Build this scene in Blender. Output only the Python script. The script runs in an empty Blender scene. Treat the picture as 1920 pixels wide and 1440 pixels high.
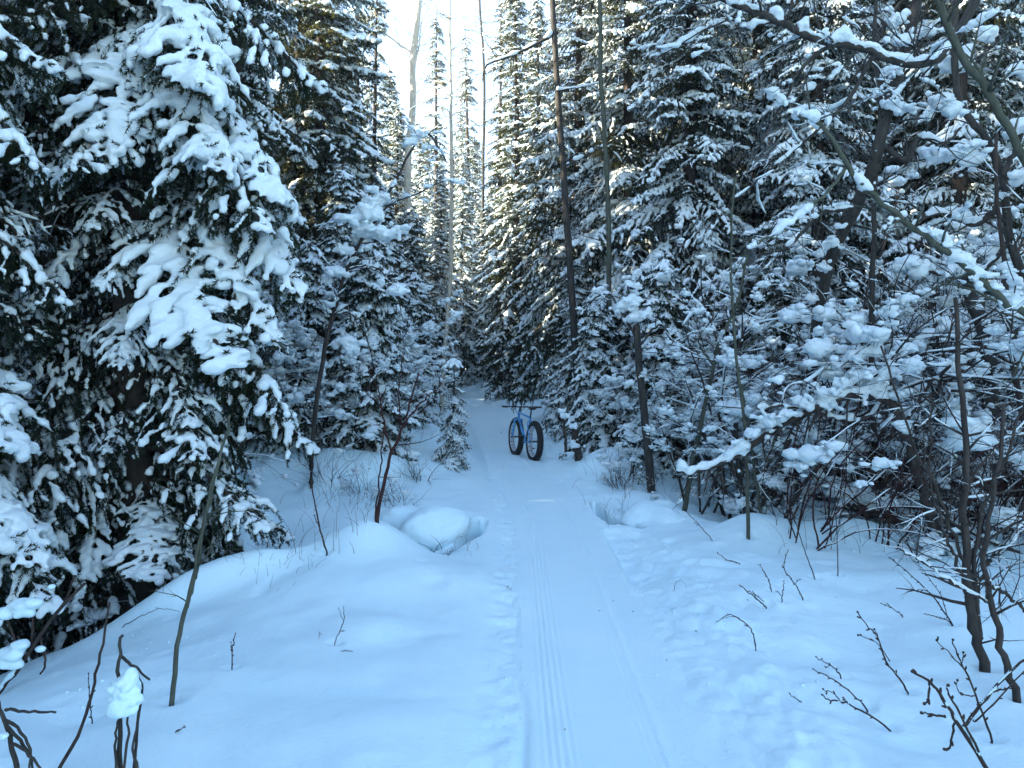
import bpy, math, random, time
import numpy as np
from mathutils import Vector, Matrix
PI = math.pi
T0 = time.time()
SC = bpy.context.scene
COL = SC.collection

# ------------------------------------------------------------------ camera, sky, sun, exposure
F = 1386.0                      # focal length of the photograph in its own 1920-wide pixels
CAM_H = 1.6
HORIZON = 700.0
PITCH = math.atan((720.0 - HORIZON) / F)
cam = bpy.data.cameras.new('camera')
cam.sensor_width = 36.0
cam.lens = 36.0 * F / 1920.0
cam.clip_start = 0.05
cam.clip_end = 3000
camo = bpy.data.objects.new('camera', cam)
COL.objects.link(camo)
camo.location = (0, 0, CAM_H)
camo.rotation_euler = (PI / 2 - PITCH, 0, 0)
SC.camera = camo

SUN_EL = math.radians(19.0)
SUN_AZ = math.radians(-99.0)    # low from the left
world = bpy.data.worlds.new('World')
SC.world = world
world.use_nodes = True
wn = world.node_tree
wn.nodes.clear()
w_out = wn.nodes.new('ShaderNodeOutputWorld')
w_bg = wn.nodes.new('ShaderNodeBackground')
w_sky = wn.nodes.new('ShaderNodeTexSky')
w_sky.sky_type = 'NISHITA'
w_sky.sun_disc = False
w_sky.sun_elevation = SUN_EL
w_sky.sun_rotation = SUN_AZ
w_sky.air_density = 1.0
w_sky.dust_density = 0.6
w_sky.ozone_density = 1.3
wn.links.new(w_sky.outputs[0], w_bg.inputs[0])
wn.links.new(w_bg.outputs[0], w_out.inputs[0])
w_bg.inputs[1].default_value = 0.15

sun = bpy.data.lights.new('sun', 'SUN')
sun.energy = 5.0
sun.angle = math.radians(0.53)
sun.color = (1.0, 0.84, 0.60)
suno = bpy.data.objects.new('sun', sun)
COL.objects.link(suno)
sd = Vector((math.sin(SUN_AZ) * math.cos(SUN_EL), math.cos(SUN_AZ) * math.cos(SUN_EL), math.sin(SUN_EL)))
suno.rotation_euler = sd.to_track_quat('Z', 'Y').to_euler()
suno.location = (-90, 10, 45)

vs = SC.view_settings
vs.view_transform = 'Standard'
vs.look = 'None'
vs.gamma = 1.0
vs.use_curve_mapping = False
vs.exposure = 2.68
SC.display_settings.display_device = 'sRGB'
SC.cycles.max_bounces = 8
SC.cycles.diffuse_bounces = 3
SC.cycles.use_denoising = True

# ------------------------------------------------------------------ small helpers
def ray(u, v):
    a = (u - 960.0) / F
    b = -(v - 720.0) / F
    c, s = math.cos(PITCH), math.sin(PITCH)
    d = Vector((a, c + b * s, -s + b * c))
    return d / d.y

def px(u, v, d):
    """point seen at photo position u, v and d metres ahead"""
    r = ray(u, v)
    return Vector((r.x * d, d, CAM_H + r.z * d))

_rg = np.random.default_rng(11)
_LAT = _rg.random((256, 256))

def vnoise(x, y, seed=0):
    x = np.asarray(x, float) + 37.3 * seed + 1000
    y = np.asarray(y, float) + 91.7 * seed + 1000
    xi = np.floor(x).astype(int); yi = np.floor(y).astype(int)
    fx = x - xi; fy = y - yi
    fx = fx * fx * fx * (fx * (fx * 6 - 15) + 10); fy = fy * fy * fy * (fy * (fy * 6 - 15) + 10)
    a = _LAT[xi & 255, yi & 255]; b = _LAT[(xi + 1) & 255, yi & 255]
    c = _LAT[xi & 255, (yi + 1) & 255]; d = _LAT[(xi + 1) & 255, (yi + 1) & 255]
    return (a + (b - a) * fx) * (1 - fy) + (c + (d - c) * fx) * fy - 0.5

def fbm(x, y, seed=0, oct=4, gain=0.5):
    t = 0; a = 1.0
    for k in range(oct):
        t = t + a * vnoise(x * 2 ** k, y * 2 ** k, seed + 7 * k)
        a *= gain
    return t

def sstep(a, b, x):
    t = np.clip((np.asarray(x, float) - a) / (b - a), 0, 1)
    return t * t * (3 - 2 * t)

# ------------------------------------------------------------------ terrain
_py = np.array([-20, 0, 3, 5.5, 7.4, 9, 11, 14.5, 18, 22, 28, 33, 38, 46, 60, 90, 160.])
_pc = np.array([.45, .41, .40, .41, .42, .33, .16, -.05, -.36, -.85, -1.5, -2.3, -3.6, -6.8, -13, -25, -50.])
_yy = np.linspace(-20, 160, 3601)
_cc = np.interp(_yy, _py, _pc)
_k = np.hanning(61); _k /= _k.sum()
_cc = np.convolve(np.pad(_cc, 30, mode='edge'), _k, mode='valid')

def path_x(y):
    return np.interp(y, _yy, _cc)

def path_z(y):
    return 0.046 * np.clip(np.asarray(y, float) - 15, 0, 22) * sstep(14, 22, y)

def bump(x, y, cx, cy, rx, ry, h, ang=0.0, p=2.0):
    c, s = math.cos(ang), math.sin(ang)
    dx = (x - cx) * c + (y - cy) * s
    dy = -(x - cx) * s + (y - cy) * c
    return h * np.exp(-(np.abs(dx / rx) ** p + np.abs(dy / ry) ** p))

def trench(x, y, pts, ws, depth):
    """a crevice along a short line, its width given at each point"""
    best = np.full(np.shape(x), 9.0)
    for (a, b), (c, d), w0, w1 in zip(pts[:-1], pts[1:], ws[:-1], ws[1:]):
        dx, dy = c - a, d - b
        t = np.clip(((x - a) * dx + (y - b) * dy) / (dx * dx + dy * dy), 0, 1)
        best = np.minimum(best, np.hypot(x - a - t * dx, y - b - t * dy) / (w0 + (w1 - w0) * t))
    return depth * np.exp(-best ** 4)

def H(x, y):
    x = np.asarray(x, float); y = np.asarray(y, float)
    s = x - path_x(y)
    z = path_z(y)
    off = np.abs(s)
    edge = sstep(0.5, 1.1, off)
    # banks beyond the creek
    far = sstep(8.2, 11.5, y)
    left = np.clip(-s - 0.48, 0, 60)
    right = np.clip(s - 0.52, 0, 60)
    z = z + far * (0.42 * (1 - np.exp(-left / 2.2)) * 2.2 * sstep(8.5, 13, y))
    z = z + far * (0.30 * (1 - np.exp(-right / 3.0)) * 3.0 * sstep(8.5, 14, y))
    # near bank on the left falls away to the creek under the spruces
    crest = -0.55 - 0.36 * (7.3 - y) - 0.25
    fall = np.clip(crest - x, 0, 3.0)
    near = 1 - sstep(7.0, 9.5, y)
    z = z - near * (0.10 * fall + 0.16 * fall ** 2 * np.exp(-fall * 0.35))
    # left foreground swells
    z = z + bump(x, y, -1.25, 6.35, 0.46, 0.50, 0.40, 0, 2.3)
    z = z + bump(x, y, -0.85, 5.5, 0.75, 0.5, 0.13)
    z = z + bump(x, y, -2.25, 5.75, 0.75, 0.27, 0.24, 0.62, 2.5)
    z = z + bump(x, y, -0.85, 4.55, 0.22, 0.2, 0.05)
    z = z + bump(x, y, -0.96, 7.82, 0.50, 0.48, 0.33, 0, 2.4)
    # right lumps on the creek bank
    z = z + bump(x, y, 2.3, 7.1, 0.35, 0.35, 0.16)
    z = z + bump(x, y, 3.15, 6.9, 0.5, 0.35, 0.18) + bump(x, y, 3.3, 8.6, 0.6, 0.5, 0.25)
    z = z + bump(x, y, 1.75, 9.2, 0.5, 0.5, 0.16) + bump(x, y, 1.5, 11.6, 0.5, 0.5, 0.22)
    z = z + bump(x, y, 0.60, 13.72, 0.13, 0.13, 0.17, 0, 2.5) + bump(x, y, 0.75, 13.9, 0.3, 0.3, 0.10)
    # creek: a dip on either side of the snow bridge
    cy = 7.9 + 0.42 * (x - 0.3)
    dip = np.exp(-((y - cy) / 0.75) ** 2) * (sstep(0.5, 1.3, s) * 0.34 + sstep(0.6, 1.5, -s) * 0.42)
    z = z - dip * (0.65 + 0.7 * (vnoise(x * .9, y * .9, 5) + .5))
    z = z - trench(x, y, [(-.80, 6.78), (-.56, 6.92), (-.40, 7.22), (-.31, 7.75)], (.09, .11, .08, .04), .70) - bump(x, y, -.66, 6.62, .16, .18, .10)
    z = z - trench(x, y, [(1.00, 8.95), (1.06, 8.35), (1.16, 7.85), (1.30, 7.70)], (.04, .08, .11, .07), .66)
    z = z - bump(x, y, 3.0, 7.75, 0.22, 0.16, 0.6, 0, 3) - bump(x, y, 2.6, 8.0, 0.12, 0.12, 0.4, 0, 3)
    z = z + bump(x, y, 1.74, 8.18, 0.36, 0.45, 0.26)
    z = z - 0.075 * sstep(0.47, 0.54, s) * (1 - sstep(0.7, 1.3, s)) * sstep(5.2, 5.9, y) * (1 - sstep(7.2, 7.7, y))
    # lumps and wind ripples off the track
    lump = fbm(x * 0.55, y * 0.55, 1, 4, 0.5)
    z = z + edge * (0.13 + 0.16 * sstep(9, 16, y)) * lump
    z = z + edge * 0.035 * fbm(x * 2.3, y * 2.3, 2, 3) * (0.35 + 0.65 * sstep(0.2, 1.2, s))
    # soft humps where snow lies over brush
    hump = np.clip(vnoise(x * 1.5, y * 1.5, 9) - 0.10, 0, 1)
    z = z + sstep(1.0, 1.8, off) * sstep(7.2, 9.5, y) * 0.65 * hump
    # trampled snow right of the track
    tr = sstep(0.42, 0.55, s) * (1 - sstep(0.85, 1.25, s))
    tr2 = sstep(0.5, 0.9, s) * (1 - sstep(1.1, 2.3, s)) * (1 - sstep(6, 8, y))
    z = z + (tr * 0.016 + tr2 * 0.008) * fbm(x * 9, y * 9, 3, 3, .6) * 1.6
    z = z - tr2 * 0.06 * np.clip(vnoise(x * 3.1, y * 2.3, 21) - 0.24, 0, 1) * 2
    z = z - edge * 0.05 * np.clip(vnoise(x * 5.5, y * 4.5, 23) - 0.30, 0, 1) * 2 + edge * 0.02 * vnoise(x * 1.2, y * 3.5, 25)
    tl = sstep(0.34, 0.40, -s) * (1 - sstep(0.5, 0.62, -s))
    z = z + tl * 0.014 * fbm(x * 11, y * 11, 4, 3, .6) * 1.6 - tl * 0.01
    # the groomed track lies a hand lower than the soft snow beside it, shoulders rounded
    z = z + sstep(0.36, 0.9, off) * 0.055 - 0.008 * (1 - sstep(0.26, 0.40, off))
    z = z - 0.024 * np.exp(-((s + 0.355 + .01 * np.sin(y * 5)) / 0.026) ** 2) * (1 - sstep(3.0, 4.2, y))
    g = (np.exp(-(((s + 0.19) / 0.085) ** 4)) + 0.4 * np.exp(-(((s - 0.19) / 0.05) ** 4)))
    brk = 0.55 + 0.9 * (vnoise(x * 3, y * 0.8, 6) + .5)
    z = z + 0.0021 * g * np.clip(brk + .5 * vnoise(x * 14, y * 2.5, 31), .1, 2) * np.sin(s * 2 * PI / 0.034 + 0.6 * np.sin(y * .7))
    z = z + 0.0045 * np.exp(-((s - 0.25) / 0.022) ** 2) * brk
    z = z + 0.004 * vnoise(x * 6, y * 1.5, 8) * (1 - edge)
    # land rises far off
    z = z + 0.10 * np.clip(y - 40, 0, 200) + 0.0
    return z

def h1(x, y):
    return float(H(x, y))

def ground_at(u, v, dmin=1.2, dmax=90):
    r = ray(u, v)
    t = np.concatenate([np.arange(dmin, 20, 0.01), np.arange(20, dmax, 0.1)])
    zz = CAM_H + r.z * t
    hit = np.nonzero(zz <= H(r.x * t, t))[0]
    d = float(t[hit[0]]) if len(hit) else dmax
    return Vector((r.x * d, d, h1(r.x * d, d)))

# ------------------------------------------------------------------ materials
def new_mat(name):
    m = bpy.data.materials.new(name)
    m.use_nodes = True
    n = m.node_tree
    p = n.nodes['Principled BSDF']
    return m, n, p

def noise_node(n, scale, detail=4, rough=.55, coord='Object'):
    tc = n.nodes.new('ShaderNodeTexCoord')
    t = n.nodes.new('ShaderNodeTexNoise')
    t.inputs['Scale'].default_value = scale
    t.inputs['Detail'].default_value = detail
    t.inputs['Roughness'].default_value = rough
    n.links.new(tc.outputs[coord], t.inputs['Vector'])
    return t

def ramp(n, fac, c0, c1, p0=.3, p1=.7):
    r = n.nodes.new('ShaderNodeValToRGB')
    r.color_ramp.elements[0].position = p0
    r.color_ramp.elements[1].position = p1
    r.color_ramp.elements[0].color = (*c0, 1)
    r.color_ramp.elements[1].color = (*c1, 1)
    n.links.new(fac, r.inputs[0])
    return r

def bump_chain(n, p, items):
    prev = None
    for tex, st, dist in items:
        b = n.nodes.new('ShaderNodeBump')
        b.inputs['Strength'].default_value = st
        b.inputs['Distance'].default_value = dist
        n.links.new(tex.outputs[0], b.inputs['Height'])
        if prev: n.links.new(prev.outputs[0], b.inputs['Normal'])
        prev = b
    n.links.new(prev.outputs[0], p.inputs['Normal'])

def snow_mat(name, grains, c0, c1):
    m, n, p = new_mat(name)
    t = noise_node(n, 1.3, 5, .6)
    r = ramp(n, t.outputs[0], c0, c1)
    n.links.new(r.outputs[0], p.inputs['Base Color'])
    p.inputs['Roughness'].default_value = .62
    p.inputs['Specular IOR Level'].default_value = .25
    items = []
    for sc, st, di in grains:
        items.append((noise_node(n, sc, 6, .65), st, di))
    bump_chain(n, p, items)
    return m

M = {}
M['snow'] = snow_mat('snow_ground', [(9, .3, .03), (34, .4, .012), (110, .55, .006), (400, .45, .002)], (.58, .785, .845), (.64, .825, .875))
M['snow_tree'] = snow_mat('snow_on_branches', [(26, .7, .03), (140, .5, .006)], (.76, .90, .945), (.82, .93, .96))  # same snow, coloured paler to make up for dimmer light on the boughs
def translucent(m, col, w):
    n = m.node_tree; p = n.nodes['Principled BSDF']
    tl = n.nodes.new('ShaderNodeBsdfTranslucent'); tl.inputs['Color'].default_value = (*col, 1)
    mx = n.nodes.new('ShaderNodeMixShader'); mx.inputs[0].default_value = w
    n.links.new(p.outputs[0], mx.inputs[1]); n.links.new(tl.outputs[0], mx.inputs[2])
    n.links.new(mx.outputs[0], n.nodes['Material Output'].inputs[0])
translucent(M['snow_tree'], (.86, .92, .95), .18)

def bark_mat(name, c0, c1, scale=18, stretch=.25, trans=False):
    m, n, p = new_mat(name)
    tc = n.nodes.new('ShaderNodeTexCoord')
    mp = n.nodes.new('ShaderNodeMapping')
    mp.inputs['Scale'].default_value = (1, 1, stretch)
    t = n.nodes.new('ShaderNodeTexNoise')
    t.inputs['Scale'].default_value = scale
    t.inputs['Detail'].default_value = 6
    t.inputs['Roughness'].default_value = .7
    n.links.new(tc.outputs['Object'], mp.inputs[0]); n.links.new(mp.outputs[0], t.inputs['Vector'])
    r = ramp(n, t.outputs[0], c0, c1)
    n.links.new(r.outputs[0], p.inputs['Base Color'])
    p.inputs['Roughness'].default_value = .85
    p.inputs['Specular IOR Level'].default_value = .2
    bump_chain(n, p, [(t, .7, .02)])
    return m

M['bark_dark'] = bark_mat('spruce_bark', (.018, .016, .015), (.068, .058, .052))
M['bark_grey'] = bark_mat('alder_bark', (.016, .017, .017), (.065, .062, .055))
M['bark_pale'] = bark_mat('aspen_bark', (.34, .32, .26), (.58, .55, .46), 12, .6)
M['bark_green'] = bark_mat('willow_bark', (.035, .045, .034), (.095, .105, .08), 25, .3)
M['twig'] = bark_mat('twig_bark', (.022, .017, .016), (.065, .050, .043), 40)
M['twig_red'] = bark_mat('red_twig_bark', (.022, .010, .010), (.055, .022, .020), 40)

def needle_mat(name, c0, c1, tr, tw):
    m, n, p = new_mat(name)
    t = noise_node(n, 2.2, 3)
    r = ramp(n, t.outputs[0], c0, c1)
    n.links.new(r.outputs[0], p.inputs['Base Color'])
    p.inputs['Roughness'].default_value = .8
    p.inputs['Specular IOR Level'].default_value = .1
    tl = n.nodes.new('ShaderNodeBsdfTranslucent')
    tl.inputs['Color'].default_value = (*tr, 1)
    mx = n.nodes.new('ShaderNodeMixShader')
    mx.inputs[0].default_value = tw
    n.links.new(p.outputs[0], mx.inputs[1]); n.links.new(tl.outputs[0], mx.inputs[2])
    n.links.new(mx.outputs[0], n.nodes['Material Output'].inputs[0])
    return m

M['needle'] = needle_mat('spruce_needles', (.004, .010, .010), (.010, .022, .018), (.16, .17, .05), .28)
M['deadleaf'] = needle_mat('dry_leaves', (.03, .018, .010), (.09, .055, .03), (.12, .07, .03), .25)

def plain_mat(name, col, rough=.5, metal=0., bump_s=None):
    m, n, p = new_mat(name)
    t = noise_node(n, 25, 4)
    c1 = tuple(min(1, c * 1.15) for c in col); c0 = tuple(c * .8 for c in col)
    r = ramp(n, t.outputs[0], c0, c1)
    n.links.new(r.outputs[0], p.inputs['Base Color'])
    p.inputs['Roughness'].default_value = rough
    p.inputs['Metallic'].default_value = metal
    return m

M['blue'] = plain_mat('blue_frame_paint', (.05, .30, .62), .3)
M['rubber'] = plain_mat('tyre_rubber', (.012, .012, .013), .8)
M['black'] = plain_mat('black_parts', (.015, .015, .017), .45)
M['steel'] = plain_mat('bare_metal', (.55, .57, .6), .35, .9)
M['rim'] = plain_mat('pale_rim', (.55, .60, .64), .4)
m, n, p = new_mat('creek_water_surface')
p.inputs['Base Color'].default_value = (.004, .012, .016, 1)
p.inputs['Roughness'].default_value = .12
bump_chain(n, p, [(noise_node(n, 6, 3), .2, .02)])
M['water'] = m

# ------------------------------------------------------------------ mesh building
class MB:
    def __init__(self):
        self.V = []; self.T = []; self.Q = []; self.n = 0
    def add(self, V, T=None, Q=None, mi=0):
        V = np.asarray(V, float).reshape(-1, 3)
        if T is not None and len(T):
            self.T.append((np.asarray(T, int) + self.n, mi))
        if Q is not None and len(Q):
            self.Q.append((np.asarray(Q, int) + self.n, mi))
        self.V.append(V); self.n += len(V)
    def arrays(self):
        V = np.concatenate(self.V) if self.V else np.zeros((0, 3))
        T = np.concatenate([t for t, _ in self.T]) if self.T else np.zeros((0, 3), int)
        Tm = np.concatenate([np.full(len(t), m) for t, m in self.T]) if self.T else np.zeros(0, int)
        Q = np.concatenate([t for t, _ in self.Q]) if self.Q else np.zeros((0, 4), int)
        Qm = np.concatenate([np.full(len(t), m) for t, m in self.Q]) if self.Q else np.zeros(0, int)
        return V, T, Tm, Q, Qm
    def mesh(self, name, mats, smooth=True, off=None):
        V, T, Tm, Q, Qm = self.arrays()
        if off is not None: V = V - np.asarray(off)
        return raw_mesh(name, V, T, Q, mats, Tm, Qm, smooth)

def raw_mesh(name, V, T, Q, mats, Tm=None, Qm=None, smooth=True):
    me = bpy.data.meshes.new(name)
    nT, nQ = len(T), len(Q)
    me.vertices.add(len(V))
    me.vertices.foreach_set('co', np.ascontiguousarray(V, np.float32).ravel())
    me.loops.add(nT * 3 + nQ * 4)
    me.loops.foreach_set('vertex_index', np.concatenate([np.asarray(T, np.int32).ravel(), np.asarray(Q, np.int32).ravel()]).astype(np.int32))
    me.polygons.add(nT + nQ)
    st = np.concatenate([np.arange(nT) * 3, nT * 3 + np.arange(nQ) * 4]).astype(np.int32)
    me.polygons.foreach_set('loop_start', st)
    if not isinstance(mats, (list, tuple)): mats = [mats]
    for m_ in mats: me.materials.append(m_)
    if len(mats) > 1 and Tm is not None:
        me.polygons.foreach_set('material_index', np.concatenate([Tm, Qm]).astype(np.int32))
    me.polygons.foreach_set('use_smooth', np.full(nT + nQ, bool(smooth)))
    me.update(calc_edges=True)
    me.validate()
    return me

def tube(P, R, k=5, cap=True, flat=1.0, rough=0.0, rng=None):
    """lofted tube through P (n,3) of radii R (n); returns V, T, Q"""
    P = np.asarray([tuple(p) for p in P], float); n = len(P)
    R = np.broadcast_to(np.asarray(R, float), (n,))
    t = np.gradient(P, axis=0)
    t /= np.linalg.norm(t, axis=1)[:, None] + 1e-9
    up = np.array([0, 0, 1.0]) if abs(t[:, 2]).mean() < .9 else np.array([0, 1.0, 0])
    a = np.cross(t, up); a /= np.linalg.norm(a, axis=1)[:, None] + 1e-9
    b = np.cross(a, t)
    an = np.arange(k) * 2 * PI / k
    rr = R[:, None] * np.ones((n, k))
    if rough and rng is not None: rr = rr * (1 + rough * rng.uniform(-1, 1, (n, k)))
    V = P[:, None, :] + rr[:, :, None] * (np.cos(an)[None, :, None] * a[:, None, :] + flat * np.sin(an)[None, :, None] * b[:, None, :])
    V = V.reshape(-1, 3)
    i = np.arange(n - 1)[:, None] * k; j = np.arange(k)[None, :]; j2 = (j + 1) % k
    Q = np.stack([i + j, i + j2, i + k + j2, i + k + j], -1).reshape(-1, 4)
    T = np.zeros((0, 3), int)
    if cap:
        c0, c1 = len(V), len(V) + 1
        V = np.concatenate([V, P[:1], P[-1:]])
        jj = np.arange(k); jn = (jj + 1) % k
        T = np.concatenate([np.stack([np.full(k, c0), jn, jj], -1), np.stack([np.full(k, c1), (n - 1) * k + jj, (n - 1) * k + jn], -1)])
    return V, T, Q

_ICO = {}
def ico(sub):
    if sub not in _ICO:
        import bmesh
        bm = bmesh.new(); bmesh.ops.create_icosphere(bm, subdivisions=sub, radius=1)
        _ICO[sub] = (np.array([v.co[:] for v in bm.verts]), np.array([[v.index for v in f.verts] for f in bm.faces]))
        bm.free()
    return _ICO[sub]

def blob(c, r, sub=2, rng=None, noise=.15):
    V, T = ico(sub)
    r = np.broadcast_to(np.asarray(r, float), (3,))
    s = 1.0
    if rng is not None:
        ph = rng.uniform(0, 6, 6)
        s = 1 + noise * (np.sin(V[:, 0] * 3 + ph[0]) * np.sin(V[:, 1] * 3 + ph[1]) + np.sin(V[:, 2] * 4 + ph[2]) * np.sin(V[:, 0] * 5 + ph[3]) * .6)
        s = s[:, None]
    return V * r * s + np.asarray(c, float), T, None

def spline(pts, n):
    """smooth curve through a handful of points"""
    P = np.asarray([tuple(p) for p in pts], float)
    if len(P) < 3:
        t = np.linspace(0, 1, n)[:, None]
        return P[0] * (1 - t) + P[-1] * t
    m_ = len(P)
    u = np.linspace(0, m_ - 1 - 1e-9, n)
    i = np.floor(u).astype(int); f = (u - i)[:, None]
    p0 = P[np.clip(i - 1, 0, m_ - 1)]; p1 = P[i]; p2 = P[np.clip(i + 1, 0, m_ - 1)]; p3 = P[np.clip(i + 2, 0, m_ - 1)]
    return .5 * ((2 * p1) + (-p0 + p2) * f + (2 * p0 - 5 * p1 + 4 * p2 - p3) * f ** 2 + (-p0 + 3 * p1 - 3 * p2 + p3) * f ** 3)

def remesh(mb, voxel, smooth=2, dec=1.0, name='tmp', rag=.6):
    """melt overlapping lumps into one skin; returns V, T"""
    me = mb.mesh(name, [])
    ob = bpy.data.objects.new(name, me)
    COL.objects.link(ob)
    md = ob.modifiers.new('r', 'REMESH'); md.mode = 'VOXEL'; md.voxel_size = voxel
    if smooth:
        sm = ob.modifiers.new('s', 'SMOOTH'); sm.iterations = smooth; sm.factor = .5
    if dec < 1:
        dm = ob.modifiers.new('d', 'DECIMATE'); dm.ratio = dec
    dg = bpy.context.evaluated_depsgraph_get()
    ev = ob.evaluated_get(dg)
    m2 = ev.to_mesh()
    m2.calc_loop_triangles()
    V = np.zeros(len(m2.vertices) * 3, np.float32); m2.vertices.foreach_get('co', V)
    T = np.zeros(len(m2.loop_triangles) * 3, np.int32); m2.loop_triangles.foreach_get('vertices', T)
    ev.to_mesh_clear()
    bpy.data.objects.remove(ob); bpy.data.meshes.remove(me)
    V = V.reshape(-1, 3).astype(float); T = T.reshape(-1, 3).astype(int)
    if rag:
        N = np.zeros_like(V); fn = np.cross(V[T[:, 1]] - V[T[:, 0]], V[T[:, 2]] - V[T[:, 0]])
        for k in range(3): np.add.at(N, T[:, k], fn)
        N /= np.linalg.norm(N, axis=1)[:, None] + 1e-12
        vx = max(voxel, .022); w = 1.35 / vx
        s = np.zeros(len(V))
        for k, (a, b, c, f) in enumerate(((1, .3, -.5, 1.), (-.6, 1, .4, 1.3), (.2, -.7, 1, 1.7), (.9, .8, .3, .6), (-.5, .2, .9, .45))):
            s += np.sin((V @ np.array([a, b, c])) * w * f + k * 1.7) / (.5 + f)
        V = V + N * (s * rag * vx * .55)[:, None]
    return V, T

# ------------------------------------------------------------------ things and parts
def thing(name, label, cat, loc=(0, 0, 0), rz=0., group=None, scale=1.0):
    o = bpy.data.objects.new(name, None)
    COL.objects.link(o)
    o.empty_display_size = .1
    o.location = loc; o.rotation_euler = (0, 0, rz)
    o.scale = (scale,) * 3 if np.isscalar(scale) else scale
    o['label'] = label; o['category'] = cat
    if group: o['group'] = group
    return o

def part(name, me, parent, label=None):
    o = bpy.data.objects.new(name, me)
    COL.objects.link(o)
    if parent is not None: o.parent = parent
    if label: o['label'] = label
    return o

def tag(o, label, cat, group=None):
    o['label'] = label; o['category'] = cat
    if group: o['group'] = group
    return o

def copy_tree(o, parent=None):
    c = o.copy(); COL.objects.link(c)
    if parent is not None:
        c.parent = parent
        c.matrix_parent_inverse = o.matrix_parent_inverse.copy()
    for ch in o.children: copy_tree(ch, c)
    return c

# ------------------------------------------------------------------ the ground
def axis(breaks):
    """breaks: (position, spacing) pairs, spacing interpolated in between"""
    out = [breaks[0][0]]
    p = np.array([b[0] for b in breaks], float); s = np.array([b[1] for b in breaks], float)
    while out[-1] < breaks[-1][0]:
        out.append(out[-1] + float(np.interp(out[-1], p, s)))
    return np.array(out)

def build_ground():
    S = axis([(-90, 6), (-40, 2.5), (-14, .6), (-6, .09), (-3, .035), (-.7, .022), (-.36, .006), (.32, .006), (.5, .014), (1.6, .022), (3.5, .04), (6, .09), (14, .6), (40, 2.5), (90, 6)])
    Y = axis([(-25, 2.5), (0, .2), (2, .03), (8, .034), (10, .05), (16, .07), (20, .16), (30, .4), (60, 1.5), (140, 5)])
    s, y = np.meshgrid(S, Y)
    x = s + path_x(y)
    z = H(x, y)
    V = np.stack([x, y, z], -1).reshape(-1, 3)
    ny, nx = s.shape
    i = np.arange(ny - 1)[:, None] * nx; j = np.arange(nx - 1)[None, :]
    Q = np.stack([i + j, i + j + 1, i + nx + j + 1, i + nx + j], -1).reshape(-1, 4)
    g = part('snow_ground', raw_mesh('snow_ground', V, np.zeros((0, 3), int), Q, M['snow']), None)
    g['kind'] = 'structure'
    w = MB()
    xs = np.linspace(-1.1, 4.5, 29)
    for a in range(28):
        c0, c1 = 7.9 + .42 * (xs[a] - .3), 7.9 + .42 * (xs[a + 1] - .3)
        w.add([(xs[a], c0 - 1.3, -.24), (xs[a + 1], c1 - 1.3, -.24), (xs[a + 1], c1 + 1.0, -.24), (xs[a], c0 + 1.0, -.24)], Q=[(0, 1, 2, 3)])
    wo = part('creek_water', w.mesh('creek_water', M['water']), None)
    wo['kind'] = 'structure'
build_ground()

def snow_lump(name, label, c, r, seed, extra=()):
    rng = np.random.default_rng(seed)
    mb = MB(); mb.add(*blob(c, r, 3, rng, .20))
    for dx, dy, dz, rr in extra: mb.add(*blob((c[0] + dx, c[1] + dy, c[2] + dz), rr, 2, rng, .15))
    V, T = remesh(mb, .022, 6, 1, rag=.16)
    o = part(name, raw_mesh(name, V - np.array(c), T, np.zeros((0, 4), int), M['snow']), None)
    o.location = c
    tag(o, label, 'snow mound')
snow_lump('snow_mound', 'rounded snow mound overhanging the dark creek hole left of the trail', (-.80, 7.48, -.04), (.42, .46, .27), 3, [(-.2, .05, -.06, .27), (.06, .2, -.02, .25), (-.3, .22, -.02, .30), (-.1, -.2, -.08, .2)])
snow_lump('snow_mound', 'rounded snow mound overhanging the small creek hole right of the trail', (1.56, 8.13, -.10), (.36, .46, .26), 4, [(.2, -.25, -.02, .24), (.1, .25, .02, .26)])
print('ground', round(time.time() - T0, 1))

# ------------------------------------------------------------------ spruce boughs
def needles(P, dens, ln, wd, rng, lean=.9):
    """flat needles round a twig polyline"""
    P = np.asarray(P, float)
    seg = np.diff(P, axis=0); L = np.linalg.norm(seg, axis=1)
    tot = L.sum(); n_ = max(3, int(tot * dens))
    cu = np.concatenate([[0], np.cumsum(L)])
    d = rng.uniform(0, tot, n_)
    i = np.clip(np.searchsorted(cu, d) - 1, 0, len(L) - 1)
    f = (d - cu[i]) / (L[i] + 1e-9)
    p = P[i] + seg[i] * f[:, None]
    t = seg[i] / (L[i][:, None] + 1e-9)
    r = rng.normal(size=(n_, 3)); r -= (r * t).sum(1)[:, None] * t
    r /= np.linalg.norm(r, axis=1)[:, None] + 1e-9
    dr = t * lean + r; dr /= np.linalg.norm(dr, axis=1)[:, None]
    s = np.cross(dr, r + rng.normal(size=(n_, 3)) * .6); s /= np.linalg.norm(s, axis=1)[:, None] + 1e-9
    l = ln * rng.uniform(.6, 1.2, n_)[:, None]
    V = np.stack([p - s * wd * .5, p + s * wd * .5, p + dr * l], 1).reshape(-1, 3)
    return V, np.arange(3 * n_).reshape(-1, 3)

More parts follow.
